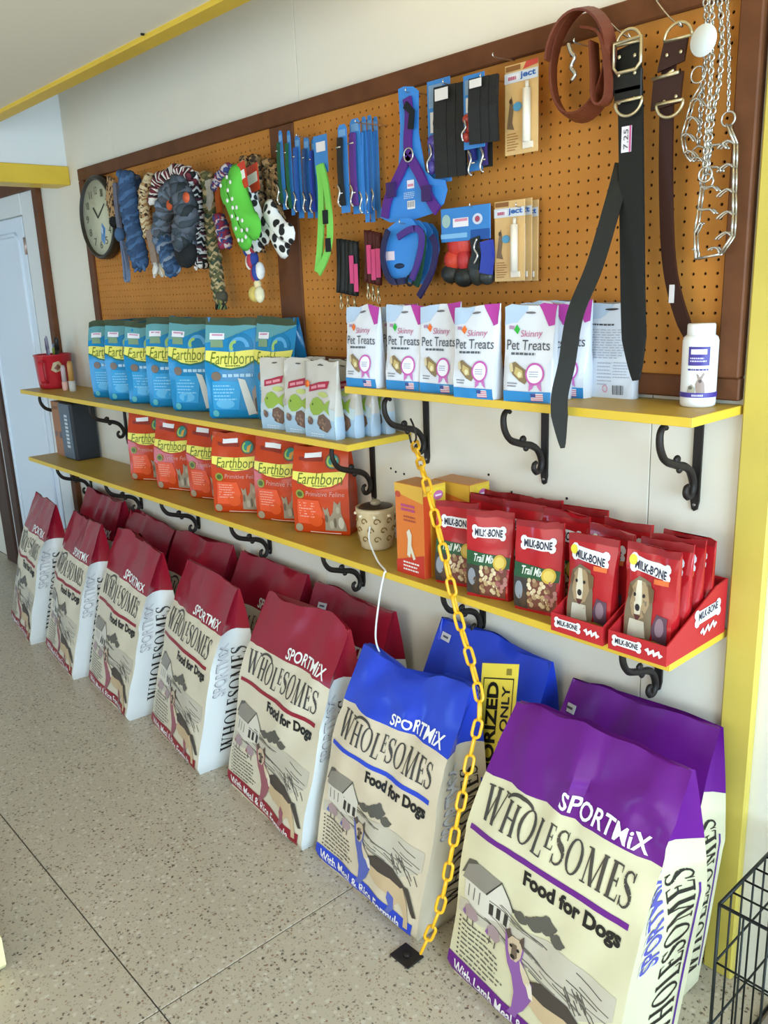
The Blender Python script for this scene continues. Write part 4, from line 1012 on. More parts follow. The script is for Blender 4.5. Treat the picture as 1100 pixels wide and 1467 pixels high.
for i, (x, y, h, r, c1, c2, lab) in enumerate(((-3.87, -.125, .115, .013, 'b9a9a8', 'e0b0a0', 'pale slim tube standing right of the red mug'), (-3.80, -.120, .135, .015, 'b98a4a', 'c8c4bc', 'amber slim bottle standing between mug and blue bags'))):
    o = thing('small_bottle', lab, 'bottle', (x, y, ZUL))
    q = MB(); q.lathe([(r * .9, 0), (r, .003), (r, h * .35)], (x, y, ZUL), mat('btl_' + c2, c2, .25), 14); q.build('bottle_body', o)
    q = MB(); q.lathe([(r * .85, h * .35), (r * .8, h * .9), (r * .5, h)], (x, y, ZUL), mat('btl_' + c1, c1, .4), 14); q.build('cap', o)
bx = thing('cardboard_box', 'brown cardboard box standing left of the black binder', 'box', (-4.075, -.08, ZLO))
q = MB(); q.box(-4.104, -3.995, -.115, -.02, ZLO, ZLO + .262, mat('kraft_card', 'a9795a', .7, var=.06), .0015); q.build('box_body', bx)
A = Art(); A.rect('printed_front', .12, .36, .35, .45, '6a5a54', 1); A.rect('printed_front', .58, .34, .80, .46, '5c5260', 1); A.lines('printed_front', .1, .86, .9, .93, 2, '7d5a44', 3); A.rect('printed_front', .4, .2, .6, .21, '8a6048', 1)
flat_art(A, (-4.104, -.115, ZLO), (.109, 0, 0), (0, 0, .262), bx)
bd = thing('ring_binder', 'black ring binder with grey spine standing on the lowest shelf', 'binder', (-3.9, -.08, ZLO))
q = MB(); q.box(-3.985, -3.84, -.125, -.012, ZLO, ZLO + .268, mat('binder_black', '23272b', .45, bump=.05), .006); q.build('cover', bd)
q = MB(); q.box(-3.982, -3.862, -.1275, -.1252, ZLO + .006, ZLO + .262, mat('binder_spine', '5c6874', .45)); q.build('spine', bd)
A = Art(); [A.rect('spine_print', .46, .2 + .07 * q_, .74, .2 + .07 * q_ + .045, 'c8d0d6', 1) for q_ in range(9)]; flat_art(A, (-3.982, -.1275, ZLO + .006), (.12, 0, 0), (0, 0, .256), bd)
# ================================================================== goods hanging on the pegboard
STEEL = mat('bright_steel', 'c9c6be', .25, .9); BRASS = mat('pale_brass', 'cdbf9a', .3, .8)
YB = -.0105                                          # face of the board
def hook(u, v, y1, label):                           # peg hook leaving the board and turned up at its end
    a = W(u, v + 3, y1 + .012)
    q = MB(); q.tube(smooth_path([(a[0], YB - .0006, a[2]), (a[0], YB - .004, a[2]), (a[0], y1 + .006, a[2] - .002), (a[0], y1, a[2] + .006)], 4), .0016, STEEL, 6)
    return q.build_thing('peg_hook', label, 'hook', 'steel peg hooks')
# ---- round wall clock
cc = W(141, 312, -.05)
ck = thing('wall_clock', 'round cream faced wall clock with dark rim at the left end of the board', 'clock', (cc[0], -.012, cc[2] - .16))
RC = .163; ax = (0, -1, 0); c0 = (cc[0], -.0225, cc[2])
q = MB(); q.lathe([(RC, .0005), (RC, .030), (RC - .006, .038), (RC - .014, .038), (RC - .018, .026)], c0, mat('clock_rim', '2e281d', .4), 40, ax); q.build('rim', ck)
q = MB(); q.lathe([(RC - .017, .012), (RC - .017, .0265)], c0, mat('clock_face', 'c6c5a8', .5), 40, ax); q.build('face', ck)
A = Art()
for h in range(12):
    th = PI / 2 - 2 * PI * (h or 12) / 12; x, y = .5 + .36 * math.cos(th), .5 + .36 * math.sin(th)
    A.text('numerals', str(h or 12), x - .04, y - .05, x + .04, y + .05, '55533f', 1)
flat_art(A, (cc[0] - RC + .017, -.0492, cc[2] - RC + .017), (2 * RC - .034, 0, 0), (0, 0, 2 * RC - .034), ck)
for (a_, l, w_) in ((2.3, .055, .007), (.6, .085, .005)):
    q = MB(); q.obox((cc[0] + l / 2 * math.cos(a_), -.052, cc[2] + l / 2 * math.sin(a_)), (l / 2 * math.cos(a_), 0, l / 2 * math.sin(a_)), (-w_ / 2 * math.sin(a_), 0, w_ / 2 * math.cos(a_)), (0, .0006, 0), mat('clock_hand', '2a2820', .5)); q.build('hand', ck)

# ---- toys of rope, denim and plush
def rope(q, pts, R, mts, turns, n=7):                # strands twisted round a path
    P = smooth_path(pts, 12); N = len(P); mts = list(mts) + [mts[0]] if len(mts) == 3 else list(mts); mts = mts + [mts[1]]; turns = turns * 1.25
    for s_, mt in enumerate(mts):
        o = []
        for i, p in enumerate(P):
            t = Vector(P[min(i + 1, N - 1)]) - Vector(P[max(i - 1, 0)]); t.normalize()
            u = t.cross(Vector((0, 1, 0))); u = u.normalized() if u.length > 1e-4 else Vector((1, 0, 0)); w = t.cross(u)
            th = 2 * PI * (turns * i / (N - 1) + s_ / len(mts)); jr = 1 + .22 * math.sin(i * 2.7 + s_ * 1.9) * math.sin(i * 1.3 + s_)
            o.append(Vector(p) + (u * math.cos(th) + w * math.sin(th)) * R * .58 * jr)
        q.tube(o, [R * .47 * (1 + .25 * math.sin(i * 1.9 + s_ * 2.3)) for i in range(N)], mt, n)
def fray(q, p, R, mts, L, seed):
    rd = random.Random(seed)
    for i in range(9):
        a, b_ = rd.uniform(-1, 1), rd.uniform(-1, 1); e = np.array(p) + np.array((a * R * 1.2, b_ * R * .8, -L * rd.uniform(.7, 1)))
        q.tube([np.array(p) + np.array((a * R * .4, b_ * R * .4, .004)), (np.array(p) + e) / 2 + np.array((a * R * .5, 0, 0)), e], [R * .28, R * .26, R * .12], mts[i % len(mts)], 5)
C_ = lambda c, r=.85: mat('cloth_' + c, c, r, bump=.25, bscale=220, var=.12, vscale=60)
def leopard(name, base, spot, scale=55):
    if name in MATS: return MATS[name]
    mt = bpy.data.materials.new(name); mt.use_nodes = True; nt = mt.node_tree; b = nt.nodes['Principled BSDF']; b.inputs['Roughness'].default_value = .85
    tc = nt.nodes.new('ShaderNodeTexCoord'); v = nt.nodes.new('ShaderNodeTexVoronoi'); v.inputs['Scale'].default_value = scale; nt.links.new(tc.outputs['Object'], v.inputs['Vector'])
    r = nt.nodes.new('ShaderNodeValToRGB'); r.color_ramp.elements[0].position = .40; r.color_ramp.elements[0].color = (*rgb(spot), 1); r.color_ramp.elements[1].position = .47; r.color_ramp.elements[1].color = (*rgb(base), 1)
    nt.links.new(v.outputs['Distance'], r.inputs['Fac']); nt.links.new(r.outputs['Color'], b.inputs['Base Color']); MATS[name] = mt; return mt
LEO = leopard('leopard_cloth', 'b08a5c', '3a2818', 70); COW = leopard('cow_cloth', 'e6e4de', '191715', 34); DOTS = leopard('green_dot_cloth', '58b83c', 'e6f0dc', 34)
LEO2 = leopard('leopard_dark', '7d6440', '241a10', 75)
DEN, DEN2, GRY, BLK, CRMc, WHc, MAR, TAUPE = C_('344c6c'), C_('456489'), C_('555b64'), C_('191b1c'), C_('d6c49c'), C_('e6e2da'), C_('6d2c34'), C_('9a8676')
TOYG = 'rope and cloth dog toys'
def pw(pts, y): return [W(u, v, y if not isinstance(y, (list, tuple)) else y[i]) for i, (u, v) in enumerate(pts)]
def toy(name, label):
    return label, name
q = MB(); q.strap(pw([(160, 255), (158, 285), (163, 312)], -.075), (1, 0, 0), .055, .012, LEO); q.ball(W(163, 318, -.078), .028, .016, .022, BLK); q.build_thing('cloth_toy', 'short leopard print cloth toy hanging beside the clock', 'dog toy', TOYG)
q = MB(); o = thing('tug_toy', 'grey blue denim tug toy with long loop, hanging lowest beside the clock', 'dog toy', W(180, 405, -.09), 0, TOYG)
q.strap(smooth_path(pw([(165, 262), (168, 300), (172, 330)], -.09), 4), (1, 0, 0), .028, .010, C_('6a6e7e')); q.build('strap', o)
q = MB(); p_ = W(148, 335, -.115); q.obox(p_, (.034, -.01, -.012), (0, .0008, 0), (.010, 0, .030), ink('4f8fd0')); tg_ = q.build('header_card', o)
q = MB(); q.obox(p_ + np.array((-.004, -.0016, .014)), (.024, -.007, -.008), (0, .0003, 0), (.004, 0, .010), ink('b9d2ea')); q.build('header_band', o)
q = MB(); q.ball(W(172, 336, -.09), .030, .020, .028, DEN2); q.build('knot', o)
q = MB(); q.strap(smooth_path(pw([(174, 342), (178, 375), (180, 400), (184, 400), (182, 375), (176, 345)], -.09), 5), (0, 1, 0), .014, .008, C_('6f7f9a')); q.build('loop', o)
q = MB(); rope(q, pw([(180, 250), (186, 300), (193, 340), (201, 380)], -.110), .034, [DEN, DEN2, DEN], 3.5); fray(q, W(202, 378, -.110), .03, [DEN2, DEN], .03, 3); q.build_thing('tug_toy', 'blue denim braided tug toy with thick lower end', 'dog toy', TOYG)
q = MB(); rope(q, pw([(192, 255), (199, 285), (198, 315)], -.045), .026, [C_('2e3f58'), GRY, DEN], 2); q.build_thing('tug_toy', 'dark slate denim tug toy behind the blue braided one', 'dog toy', TOYG)
q = MB(); o = thing('rope_toy', 'cream rope toy with taupe sleeve and white knotted end', 'dog toy', W(224, 395, -.08), 0, TOYG)
rope(q, pw([(215, 253), (207, 275), (207, 305), (213, 340)], -.08), .022, [CRMc, LEO, CRMc], 6); q.build('rope', o)
q = MB(); q.strap(pw([(216, 330), (222, 360), (225, 378)], -.085), (1, 0, 0), .045, .022, TAUPE); q.build('sleeve', o)
q = MB(); fray(q, W(226, 378, -.085), .030, [WHc, CRMc, WHc], .050, 5); q.build('frayed_end', o)
q = MB(); rope(q, pw([(222, 290), (226, 262), (245, 250), (262, 246), (276, 256)], -.112), .024, [MAR, WHc, BLK], 7); q.build_thing('rope_toy', 'maroon and white rope toy arching over the grey denim toys', 'dog toy', TOYG)
q = MB(); o = thing('tug_toy', 'grey and blue denim knotted toy with an orange sticker, left of the black one', 'dog toy', W(240, 385, -.09), 0, TOYG)
rope(q, pw([(247, 272), (238, 295), (233, 320), (234, 345)], -.105), .034, [GRY, C_('6d7c8e'), C_('3a4650')], 2.5); q.build('upper_strand', o)
q = MB(); rope(q, pw([(234, 340), (240, 365), (248, 388)], -.105), .032, [DEN2, DEN, C_('8a97a8')], 2); q.build('lower_strand', o)
q = MB(); cst = W(243, 294, -.145); q.lathe([(.016, 0), (.016, .002)], cst, ink('d9602c'), 14, (.2, -1, 0)); q.build('sticker', o)
q = MB(); o = thing('tug_toy', 'dark grey denim toy with black end and an orange sticker', 'dog toy', W(270, 378, -.10), 0, TOYG)
rope(q, pw([(252, 265), (262, 285), (268, 310), (262, 335), (266, 350)], -.165), .038, [C_('3c444a'), GRY, C_('2a3032')], 3); q.build('upper_strand', o)
q = MB(); q.ball(W(266, 362, -.155), .058, .030, .050, BLK, 12, 8); q.build('end_ball', o)
q = MB(); q.lathe([(.016, 0), (.016, .002)], W(267, 283, -.207), ink('cf5a34'), 14, (.2, -1, 0)); q.build('sticker', o)
q = MB(); rope(q, pw([(276, 255), (285, 285), (284, 320), (291, 352), (288, 375)], -.06), .038, [BLK, WHc, C_('5a3038')], 8); fray(q, W(288, 374, -.06), .025, [BLK, WHc], .03, 8); q.build_thing('rope_toy', 'black, white and dark red rope toy right of the dark denim one', 'dog toy', TOYG)
q = MB(); q.strap(pw([(298, 258), (301, 280), (297, 300)], -.085), (1, 0, 0), .030, .008, C_('b3aea4')); q.build_thing('cloth_toy', 'small pale grey cloth strip hanging beside the camouflage rope', 'dog toy', TOYG)
q = MB(); o = thing('rope_toy', 'camouflage green and tan rope toy, hanging lowest of all', 'dog toy', W(316, 440, -.08), 0, TOYG)
rope(q, pw([(297, 250), (303, 310), (307, 360), (312, 400), (317, 432)], -.07), .024, [C_('5c5a38'), C_('b09a70'), C_('3c4a38')], 9); q.build('rope', o)
q = MB(); q.ball(W(316, 425, -.07), .034, .022, .024, C_('4a4838')); fray(q, W(317, 430, -.07), .026, [C_('3f6a4a'), C_('8a8a4a'), C_('2c2a24')], .035, 9); q.build('frayed_end', o)
q = MB(); o = thing('rope_toy', 'red, white and blue rope toy with orange strap left of the green bone', 'dog toy', W(322, 355, -.09), 0, TOYG)
rope(q, pw([(327, 240), (316, 255), (310, 270)], -.075), .020, [C_('3f4a80'), C_('c9bcbc'), C_('7c2a40')], 3); q.build('upper_knot', o)
q = MB(); q.strap(pw([(311, 268), (314, 300), (315, 318)], -.08), (1, 0, 0), .026, .008, C_('a8541e')); q.build('strap', o)
q = MB(); rope(q, pw([(314, 312), (320, 332), (323, 352)], -.085), .023, [C_('8a2c44'), C_('36447c'), C_('c9b8b8')], 3); q.build('lower_knot', o)
def plush_bone(c, ang, L, R, T, mt, yaw=0.0):
    q = MB(); a = math.radians(ang); ux = np.array((math.cos(a), 0, math.sin(a))); uy = np.array((-math.sin(a), 0, math.cos(a))); out = []
    for (s1, s2, a0, a1) in ((1, -1, -140, 55), (1, 1, -55, 140), (-1, 1, 40, 235), (-1, -1, 125, 320)):
        for k in range(7):
            t = math.radians(a0 + (a1 - a0) * k / 6); out.append((s1 * L * .38 + R * math.cos(t), s2 * R * .72 + R * math.sin(t)))
    n = len(out); vs = []; fs = []
    for (d, sc) in ((0, .0), (0, .55), (.35, .9), (.5, 1.0), (.65, .9), (1, .55), (1, 0)):
        for (x, y) in out: vs.append(np.array(c) + ux * x * (sc if abs(x) > 0 else 1) + uy * y * sc + np.array((0, -T * (d - .5) * (1.15 if sc in (0., .55) else 1), 0)))
    for i in range(6):
        for k in range(n): fs.append((i * n + k, i * n + (k + 1) % n, (i + 1) * n + (k + 1) % n, (i + 1) * n + k))
    q.add(vs, fs, mt, True); return q
bc = W(344, 298, -.160)
o = thing('plush_bone', 'bright green plush bone toy with white polka dots and red header card', 'dog toy', (bc[0], bc[1], bc[2] - .13), 0, 'plush bone toys')
q = plush_bone(bc, -62, .215, .040, .045, mat('bone_green', '5cba3e', .8, bump=.15, bscale=200)); q.build('bone_body', o)
rd = random.Random(2); q = MB(); a_ = math.radians(-62)
for (s1, s2) in ((-.40, .7), (-.40, -.5), (-.25, .2), (-.30, .9), (-.15, -.35), (-.1, .35), (0, 0), (.05, .5), (.08, -.5), (.18, .1), (.26, .6), (.26, -.6), (.36, .1), (.42, .8), (.42, -.8), (.48, .3), (.47, -.35)):
    x, y = s1 * .215, s2 * .035; p = np.array(bc) + np.array((math.cos(a_) * x - math.sin(a_) * y, -.0262, math.sin(a_) * x + math.cos(a_) * y))
    q.lathe([(.0065, 0), (.0055, .0016)], p, WHc, 9, (0, -1, 0))
q.build('polka_dots', o)
q = MB(); k0 = W(342, 255, -.160); q.obox(k0, (.040, 0, .008), (0, .0015, 0), (-.006, 0, .036), ink('c8351f')); cd = q.build('header_card', o)
q = MB(); q.obox(k0 + np.array((0, -.0022, .002)), (.036, 0, .007), (0, .0004, 0), (-.002, 0, .012), ink('ece6de')); q.build('header_band', o)
q = MB(); o = thing('plush_bone', 'black and white cow print plush bone behind the green one, with red card', 'dog toy', W(362, 350, -.09), 0, 'plush bone toys')
bc2 = W(362, 308, -.105); q = plush_bone(bc2, -66, .20, .034, .035, COW); q.build('bone_body', o)
q = MB(); k1 = W(362, 256, -.115); q.obox(k1, (.030, 0, .005), (0, .0015, 0), (-.003, 0, .038), ink('c23a22')); q.build('header_card', o)
q = MB(); q.obox(k1 + np.array((0, -.0022, 0)), (.026, 0, .005), (0, .0004, 0), (-.001, 0, .014), ink('e2d8c8')); q.build('header_band', o)
o = thing('plush_bone', 'black and white cow print plush bone hanging at the right of the toys', 'dog toy', W(398, 355, -.07), 0, 'plush bone toys')
q = plush_bone(W(396, 328, -.100), -40, .15, .033, .035, COW); q.build('bone_body', o)
q = MB(); q.strap(pw([(394, 300), (391, 312)], -.07), (1, 0, 0), .012, .004, LEO); q.build('hanging_loop', o)
for i, (u0, u1, v0, v1, y, lab) in enumerate(((352, 370, 228, 350, -.042, 'first from the left'), (366, 375, 226, 340, -.050, 'second from the left'), (385, 391, 232, 300, -.042, 'third from the left'), (394, 397, 240, 300, -.042, 'rightmost'))):
    q = MB(); rope(q, pw([(u0, v0), ((u0 + u1) / 2 + 2, (v0 + v1) / 2), (u1, v1)], y), .021, [LEO, LEO2, C_('8c7448')], 5); fray(q, W(u1, v1, y), .02, [LEO, LEO2], .03, 20 + i); q.build_thing('rope_toy', 'leopard brown rope toy behind the plush bones, ' + lab, 'dog toy', TOYG)
q = MB(); o = thing('rope_toy', 'red, white and blue knotted toy with yellow tassel below the green bone', 'dog toy', W(366, 430, -.08), 0, TOYG)
FL = [C_('2f4592'), WHc, C_('b03a4c')]
for i, (u, v, r) in enumerate(((359, 352, .030), (361, 373, .024), (369, 390, .026))):
    q = MB(); c_ = W(u, v, -.08)
    for k in range(3): q.ball(c_ + np.array(((k - 1) * r * .55, -.004 * (k % 2), .004 * (k - 1))), r * .62, r * .6, r * 1.05, FL[(k + i) % 3], 9, 7)
    q.build('knot', o)
q = MB(); q.ball(W(369, 407, -.08), .014, .012, .016, C_('e6d2a0')); q.ball(W(366, 421, -.08), .030, .02, .026, C_('d8c068')); q.ball(W(372, 422, -.085), .018, .016, .026, C_('e6dcb4')); q.build('tassel', o)

# ---- leads and collars on blue cards
CARDB = mat('card_blue', '3a80c4', .38, coat=.2); CARDL = mat('card_blue_light', '6f9cc8', .38, coat=.2); WEB = lambda c: mat('web_' + c, c, .6, bump=.3, bscale=300)
def lead_card(u0, v0, u1, v1, y, label, strap_c, frac=(.15, .92), group='leads on narrow blue cards', clips=True, head=True, cardm=None, double=False):
    a = W(u0, v0, y); b = W(u1, v1, y); x0, x1 = min(a[0], b[0]), max(a[0], b[0]); z1, z0 = a[2], b[2]; w = x1 - x0; h = z1 - z0
    o = thing('lead_card', label, 'leash', ((x0 + x1) / 2, y, z0), 0, group)
    q = MB(); pr = [(0, 0), (w, 0), (w, h - .01), (w * .8, h), (w * .2, h), (0, h - .01)]
    q.prism(pr, (x0, y, z0), (1, 0, 0), (0, 0, 1), (0, -1, 0), .0016, cardm or CARDB); q.build('backing_card', o)
    if head: q = MB(); q.box(x0 + w * .12, x1 - w * .12, y - .0022, y - .0017, z1 - h * .13, z1 - .012, CARDL); q.build('header_print', o)
    if strap_c:
        cx = [(x0 + x1) / 2] if not double else [x0 + w * .32, x0 + w * .68]; sw = w * (.46 if not double else .3)
        for c in cx:
            q = MB(); n = 7; pts = [(c, y - .010 - .004 * math.sin(PI * i / (n - 1)), z1 - h * (frac[0] + (frac[1] - frac[0]) * i / (n - 1))) for i in range(n)]
            q.strap(pts, (1, 0, 0), sw, .008, WEB(strap_c)); q.build('webbing', o)
            if clips:
                for t in (.26, .78):
                    zz = z1 - h * t; q = MB(); q.tube([(c - sw * .6, y - .018, zz), (c + sw * .6, y - .018, zz)], .0022, STEEL, 6); q.build('keeper', o)
        if clips:
            zz = z1 - h * .82; q = MB(); q.tube(smooth_path([(cx[0] - .006, y - .021, zz + .03), (cx[0] + .005, y - .023, zz + .012), (cx[0] - .004, y - .023, zz - .012), (cx[0] + .004, y - .021, zz - .025)], 4), .0028, STEEL, 6); q.build('snap_hook', o)
    return o
for (u0, u1, v0, v1, y, c, lab) in ((399, 411, 188, 300, -.085, '1f4a2c', 'leftmost, with dark green lead'), (411, 423, 188, 308, -.070, '235a34', 'second, with green lead'), (422, 436, 195, 312, -.055, '2f5aa0', 'third, with blue lead and red tag'), (435, 449, 197, 312, -.045, '2a4a78', 'fourth, with slate blue lead'), (446, 458, 200, 312, -.035, '2c48b0', 'fifth, with bright blue lead')):
    lead_card(u0, v0, u1, v1, y, 'narrow blue lead card left of the divider, ' + lab, c)
o = thing('lead_card', 'blue card with hanging lime green reflective lead', 'leash', W(462, 395, -.06), 0, 'leads on narrow blue cards')
a, b = W(449, 196, -.085), W(471, 246, -.085); q = MB(); q.box(a[0], b[0], -.0866, -.085, b[2], a[2], CARDB, .0005); q.build('backing_card', o)
q = MB(); q.box(a[0] + .012, b[0] - .008, -.0874, -.0867, b[2] + .055, b[2] + .08, ink('e4dcdc')); q.build('price_label', o)
LIME = mat('lime_webbing', '7fd058', .55, bump=.2, bscale=300)
q = MB(); q.strap(smooth_path(pw([(457, 236), (460, 270), (460, 320), (458, 360), (455, 390)], [-.09, -.095, -.10, -.10, -.095]), 5), (1, 0, 0), .024, .005, LIME); q.build('webbing', o)
q = MB(); q.strap(smooth_path(pw([(460, 237), (467, 265), (472, 310), (472, 345), (466, 370), (456, 391)], [-.092, -.10, -.107, -.107, -.105, -.10]), 5), (1, 0, 0), .022, .005, LIME); q.build('webbing', o)
for (u, v) in ((466, 311), (470, 351)):
    q = MB(); c_ = W(u, v, -.112); q.obox(c_, (.009, 0, 0), (0, .003, 0), (0, 0, .018), BLK, .0); q.build('slider', o)
for (u0, u1, v0, v1, y, c, lab) in ((484, 502, 180, 304, -.115, '1e1e1a', 'leftmost, with wide black lead'), (501, 521, 172, 305, -.095, '5a2f78', 'second, with purple and black lead'), (518, 530, 168, 318, -.075, '3a78b8', 'third, with pale blue lead'), (526, 538, 166, 318, -.055, '2d62a4', 'fourth, with mid blue lead'), (535, 546, 168, 312, -.035, '2f70b4', 'last, with sky blue lead')):
    lead_card(u0, v0, u1, v1, y, 'narrow blue lead card right of the divider, ' + lab, c)
# purple harness on its shaped card
y = -.075
o = thing('harness_card', 'large bell shaped blue card holding a purple dog harness', 'harness', W(590, 318, y), 0)
pr = [(571, 128), (579, 124), (592, 124), (600, 130), (600, 190), (610, 245), (622, 256), (638, 258), (641, 272), (636, 292), (622, 305), (590, 316), (560, 319), (546, 312), (546, 300), (556, 280), (572, 235), (574, 180)]
pp = [W(u, v, y) for u, v in pr]; q = MB(); q.prism([(p[0], p[2]) for p in pp][::-1], (0, y, 0), (1, 0, 0), (0, 0, 1), (0, -1, 0), .002, mat('card_blue_bright', '3a86d4', .35, coat=.2)); q.build('backing_card', o)
PUR = WEB('57267e')
for nm, pts in (('chest_strap', ((583, 140), (586, 165), (584, 200), (585, 222))), ('left_strap', ((585, 222), (572, 250), (556, 285), (551, 312))), ('right_strap', ((585, 222), (602, 252), (616, 285), (627, 302)))):
    q = MB(); q.strap(smooth_path(pw(pts, y - .008), 4), (1, 0, 0), .026, .006, PUR); q.build(nm, o)
q = MB(); q.strap(pw([(580, 150), (590, 160), (588, 185)], y - .014), (1, 0, 0), .018, .004, BLK); q.build('side_release_buckle', o)
q = MB(); q.tube([W(585, 222, y - .013) + np.array((.016 * math.cos(t), 0, .016 * math.sin(t))) for t in [2 * PI * k / 14 for k in range(14)]], .0024, STEEL, 6, closed=True); q.build('ring', o)
for (u, v) in ((560, 272), (611, 277)):
    q = MB(); q.obox(W(u, v, y - .016), (.015, 0, 0), (0, .004, 0), (0, 0, .018), WEB('3a1e58')); q.build('adjuster', o)
A = Art(); A.rect('printed_card', .3, .66, .7, .92, 'e6e2e8', 1); A.rect('printed_card', .34, .72, .66, .80, 'd88aa0', 2); A.lines('printed_card', .1, .36, .9, .58, 4, 'bcd4ea', 3); A.rect('printed_card', .28, .02, .72, .28, 'e8e6e4', 1)
for k in range(7): A.rect('printed_card', .32 + .055 * k, .08, .34 + .055 * k, .26, '2c2c34', 2)
p0, p1 = W(578, 302, y), W(602, 252, y); flat_art(A, (p0[0], y - .0022, p0[2]), (p1[0] - p0[0], 0, 0), (0, 0, p1[2] - p0[2]), o)
# lighted leads on cards: black webbing covers the right half
def mixed_card(u0, v0, u1, v1, y, label, blob, group, n=3):
    a, b = W(u0, v0, y), W(u1, v1, y); x0, x1, z0, z1 = a[0], b[0], b[2], a[2]; w, h = x1 - x0, z1 - z0
    o = thing('collar_card', label, 'collar', ((x0 + x1) / 2, y, z0), 0, group)
    q = MB(); q.box(x0, x0 + w * .62, y - .002, y, z0, z1, CARDB, .0006); q.build('backing_card', o)
    q = MB(); q.box(x0 + .006, x0 + w * .42, y - .0028, y - .0021, z1 - h * .26, z1 - .01, mat('card_grey_blue', '7d98b4', .4)); q.build('header_print', o)
    q = MB(); q.box(x0 + w * .08, x0 + w * .40, y - .0028, y - .0021, z1 - h * .50, z1 - h * .30, mat('card_photo', 'd8d6d0', .4)); ph = q.build('photo_print', o)
    q = MB(); c_ = (x0 + w * .25, y - .0032, z1 - h * .41); q.ball(c_, w * .10, .0006, h * .075, mat('photo_dark', '2a2622', .5), 10, 6); q.build('photo_subject', o)
    for k in range(n):
        xx = x0 + w * (.52 + .40 * k / max(1, n - 1)); q = MB(); q.strap([(xx, y - .020 + .005 * k, z1 - h * .10), (xx + .002, y - .026 + .005 * k, z1 - h * .5), (xx, y - .020 + .005 * k, z0 + h * .03)], (1, .15, 0), w * .30, .008, WEB('1b1a18')); q.build('webbing', o)
    q = MB(); q.box(x0 + w * .46, x0 + w * .80, y - .0335, y - .0325, z1 - h * .24, z1 - h * .13, ink('ddd6cf')); q.build('price_label', o)
    for k, (fx, fz, r) in enumerate(((.20, .60, .5), (.28, .72, .6), (.18, .84, .5), (.36, .66, .4))):
        q = MB(); q.ball((x0 + w * fx, y - .012, z1 - h * fz), w * .13 * (1 + .3 * (k % 2)), .010, h * .075, mat('blister_' + blob, blob, .25, coat=.5), 9, 6); q.build('coiled_cord', o)
    q = MB(); q.tube(smooth_path([(x0 + w * .20, y - .022, z1 - h * .62), (x0 + w * .26, y - .024, z1 - h * .72), (x0 + w * .14, y - .024, z1 - h * .80), (x0 + w * .16, y - .022, z1 - h * .90)], 4), .0024, STEEL, 6); q.build('snap_hook', o)
mixed_card(612, 118, 668, 256, -.065, 'blue collar card with black straps and violet cord, left of the cat card', '4a3f98', 'collar cards with black straps')
mixed_card(664, 110, 714, 206, -.095, 'blue collar card with cat photo, black straps and red cord', 'a83228', 'collar cards with black straps')
lead_card(672, 200, 692, 243, -.060, 'small blue card with dark blue collar below the cat card', '2a2f7c', (.05, .7), 'collar cards with black straps', head=False)
lead_card(692, 196, 706, 238, -.065, 'dark violet collar hanging below the cat card', '3a2a66', (.05, .95), 'collar cards with black straps', head=False, cardm=WEB('1b1a18'))
# pale blister cards
def blister(u0, v0, u1, v1, y, label, red=False):
    a, b = W(u0, v0, y), W(u1, v1, y); x0, x1, z0, z1 = a[0], b[0], b[2], a[2]; w, h = x1 - x0, z1 - z0
    o = thing('blister_pack', label, 'package', ((x0 + x1) / 2, y, z0), 0, 'cream blister packs')
    q = MB(); q.box(x0, x1, y - .002, y, z0, z1, mat('blister_card', 'd8b074', .4, var=.05, vscale=30), .0006); q.build('backing_card', o)
    A = Art(); g = 'printed_card'
    A.rect(g, .04, .93, .48, .985, '8a5a2c', 1)
    if red: A.poly(g, [(.55, .92), (1, .95), (1, 1), (.66, 1)], 'c8483c', 1)
    A.rect(g, 0, .80, 1, .91, 'cfd2d6', 1); A.rect(g, .10, .825, .44, .89, 'e4e0e4', 2); A.lines(g, .12, .83, .44, .885, 1, 'b8506a', 3, .7, 3); A.text(g, 'ject', .48, .815, .94, .90, '2f62a8', 3, bold=.03)
    A.poly(g, [(.08, .30), (.16, .56), (.22, .66), (.28, .52), (.24, .36), (.30, .28)], '7a6248', 2); A.oval(g, .20, .60, .05, .03, '4a3a2c', 3, 8); A.oval(g, .40, .53, .13, .05, '5a9cc0', 3)
    A.lines(g, .08, .05, .44, .26, 7, 'a8763c', 4, .4)
    flat_art(A, (x0, y - .002, z0), (w, 0, 0), (0, 0, h), o)
    q = MB(); q.tube([(x0 + w * .72, y - .009, z0 + h * .12), (x0 + w * .72, y - .009, z0 + h * .70)], w * .10, mat('syringe_tube', 'e8dcc8', .3, coat=.3), 10); q.build('syringe_tube', o)
    q = MB(); q.tube([(x0 + w * .72, y - .008, z0 + h * .70), (x0 + w * .72, y - .008, z0 + h * .78)], w * .05, mat('syringe_tip', 'd9ccb4', .3), 8); q.build('syringe_tip', o)
    q = MB(); q.box(x0 + w * .58, x0 + w * .86, y - .006, y - .0021, z0 + h * .05, z0 + h * .12, mat('syringe_tube', 'e8dcc8')); q.build('blister_foot', o)
blister(724, 96, 771, 216, -.065, 'cream syringe blister pack with red corner, hanging alone at the top', True)
blister(737, 290, 771, 402, -.028, 'cream syringe blister pack, rearmost of the three lower ones')
blister(723, 288, 762, 402, -.048, 'cream syringe blister pack, middle of the three lower ones')
blister(709, 290, 752, 402, -.070, 'cream syringe blister pack, front of the three lower ones')
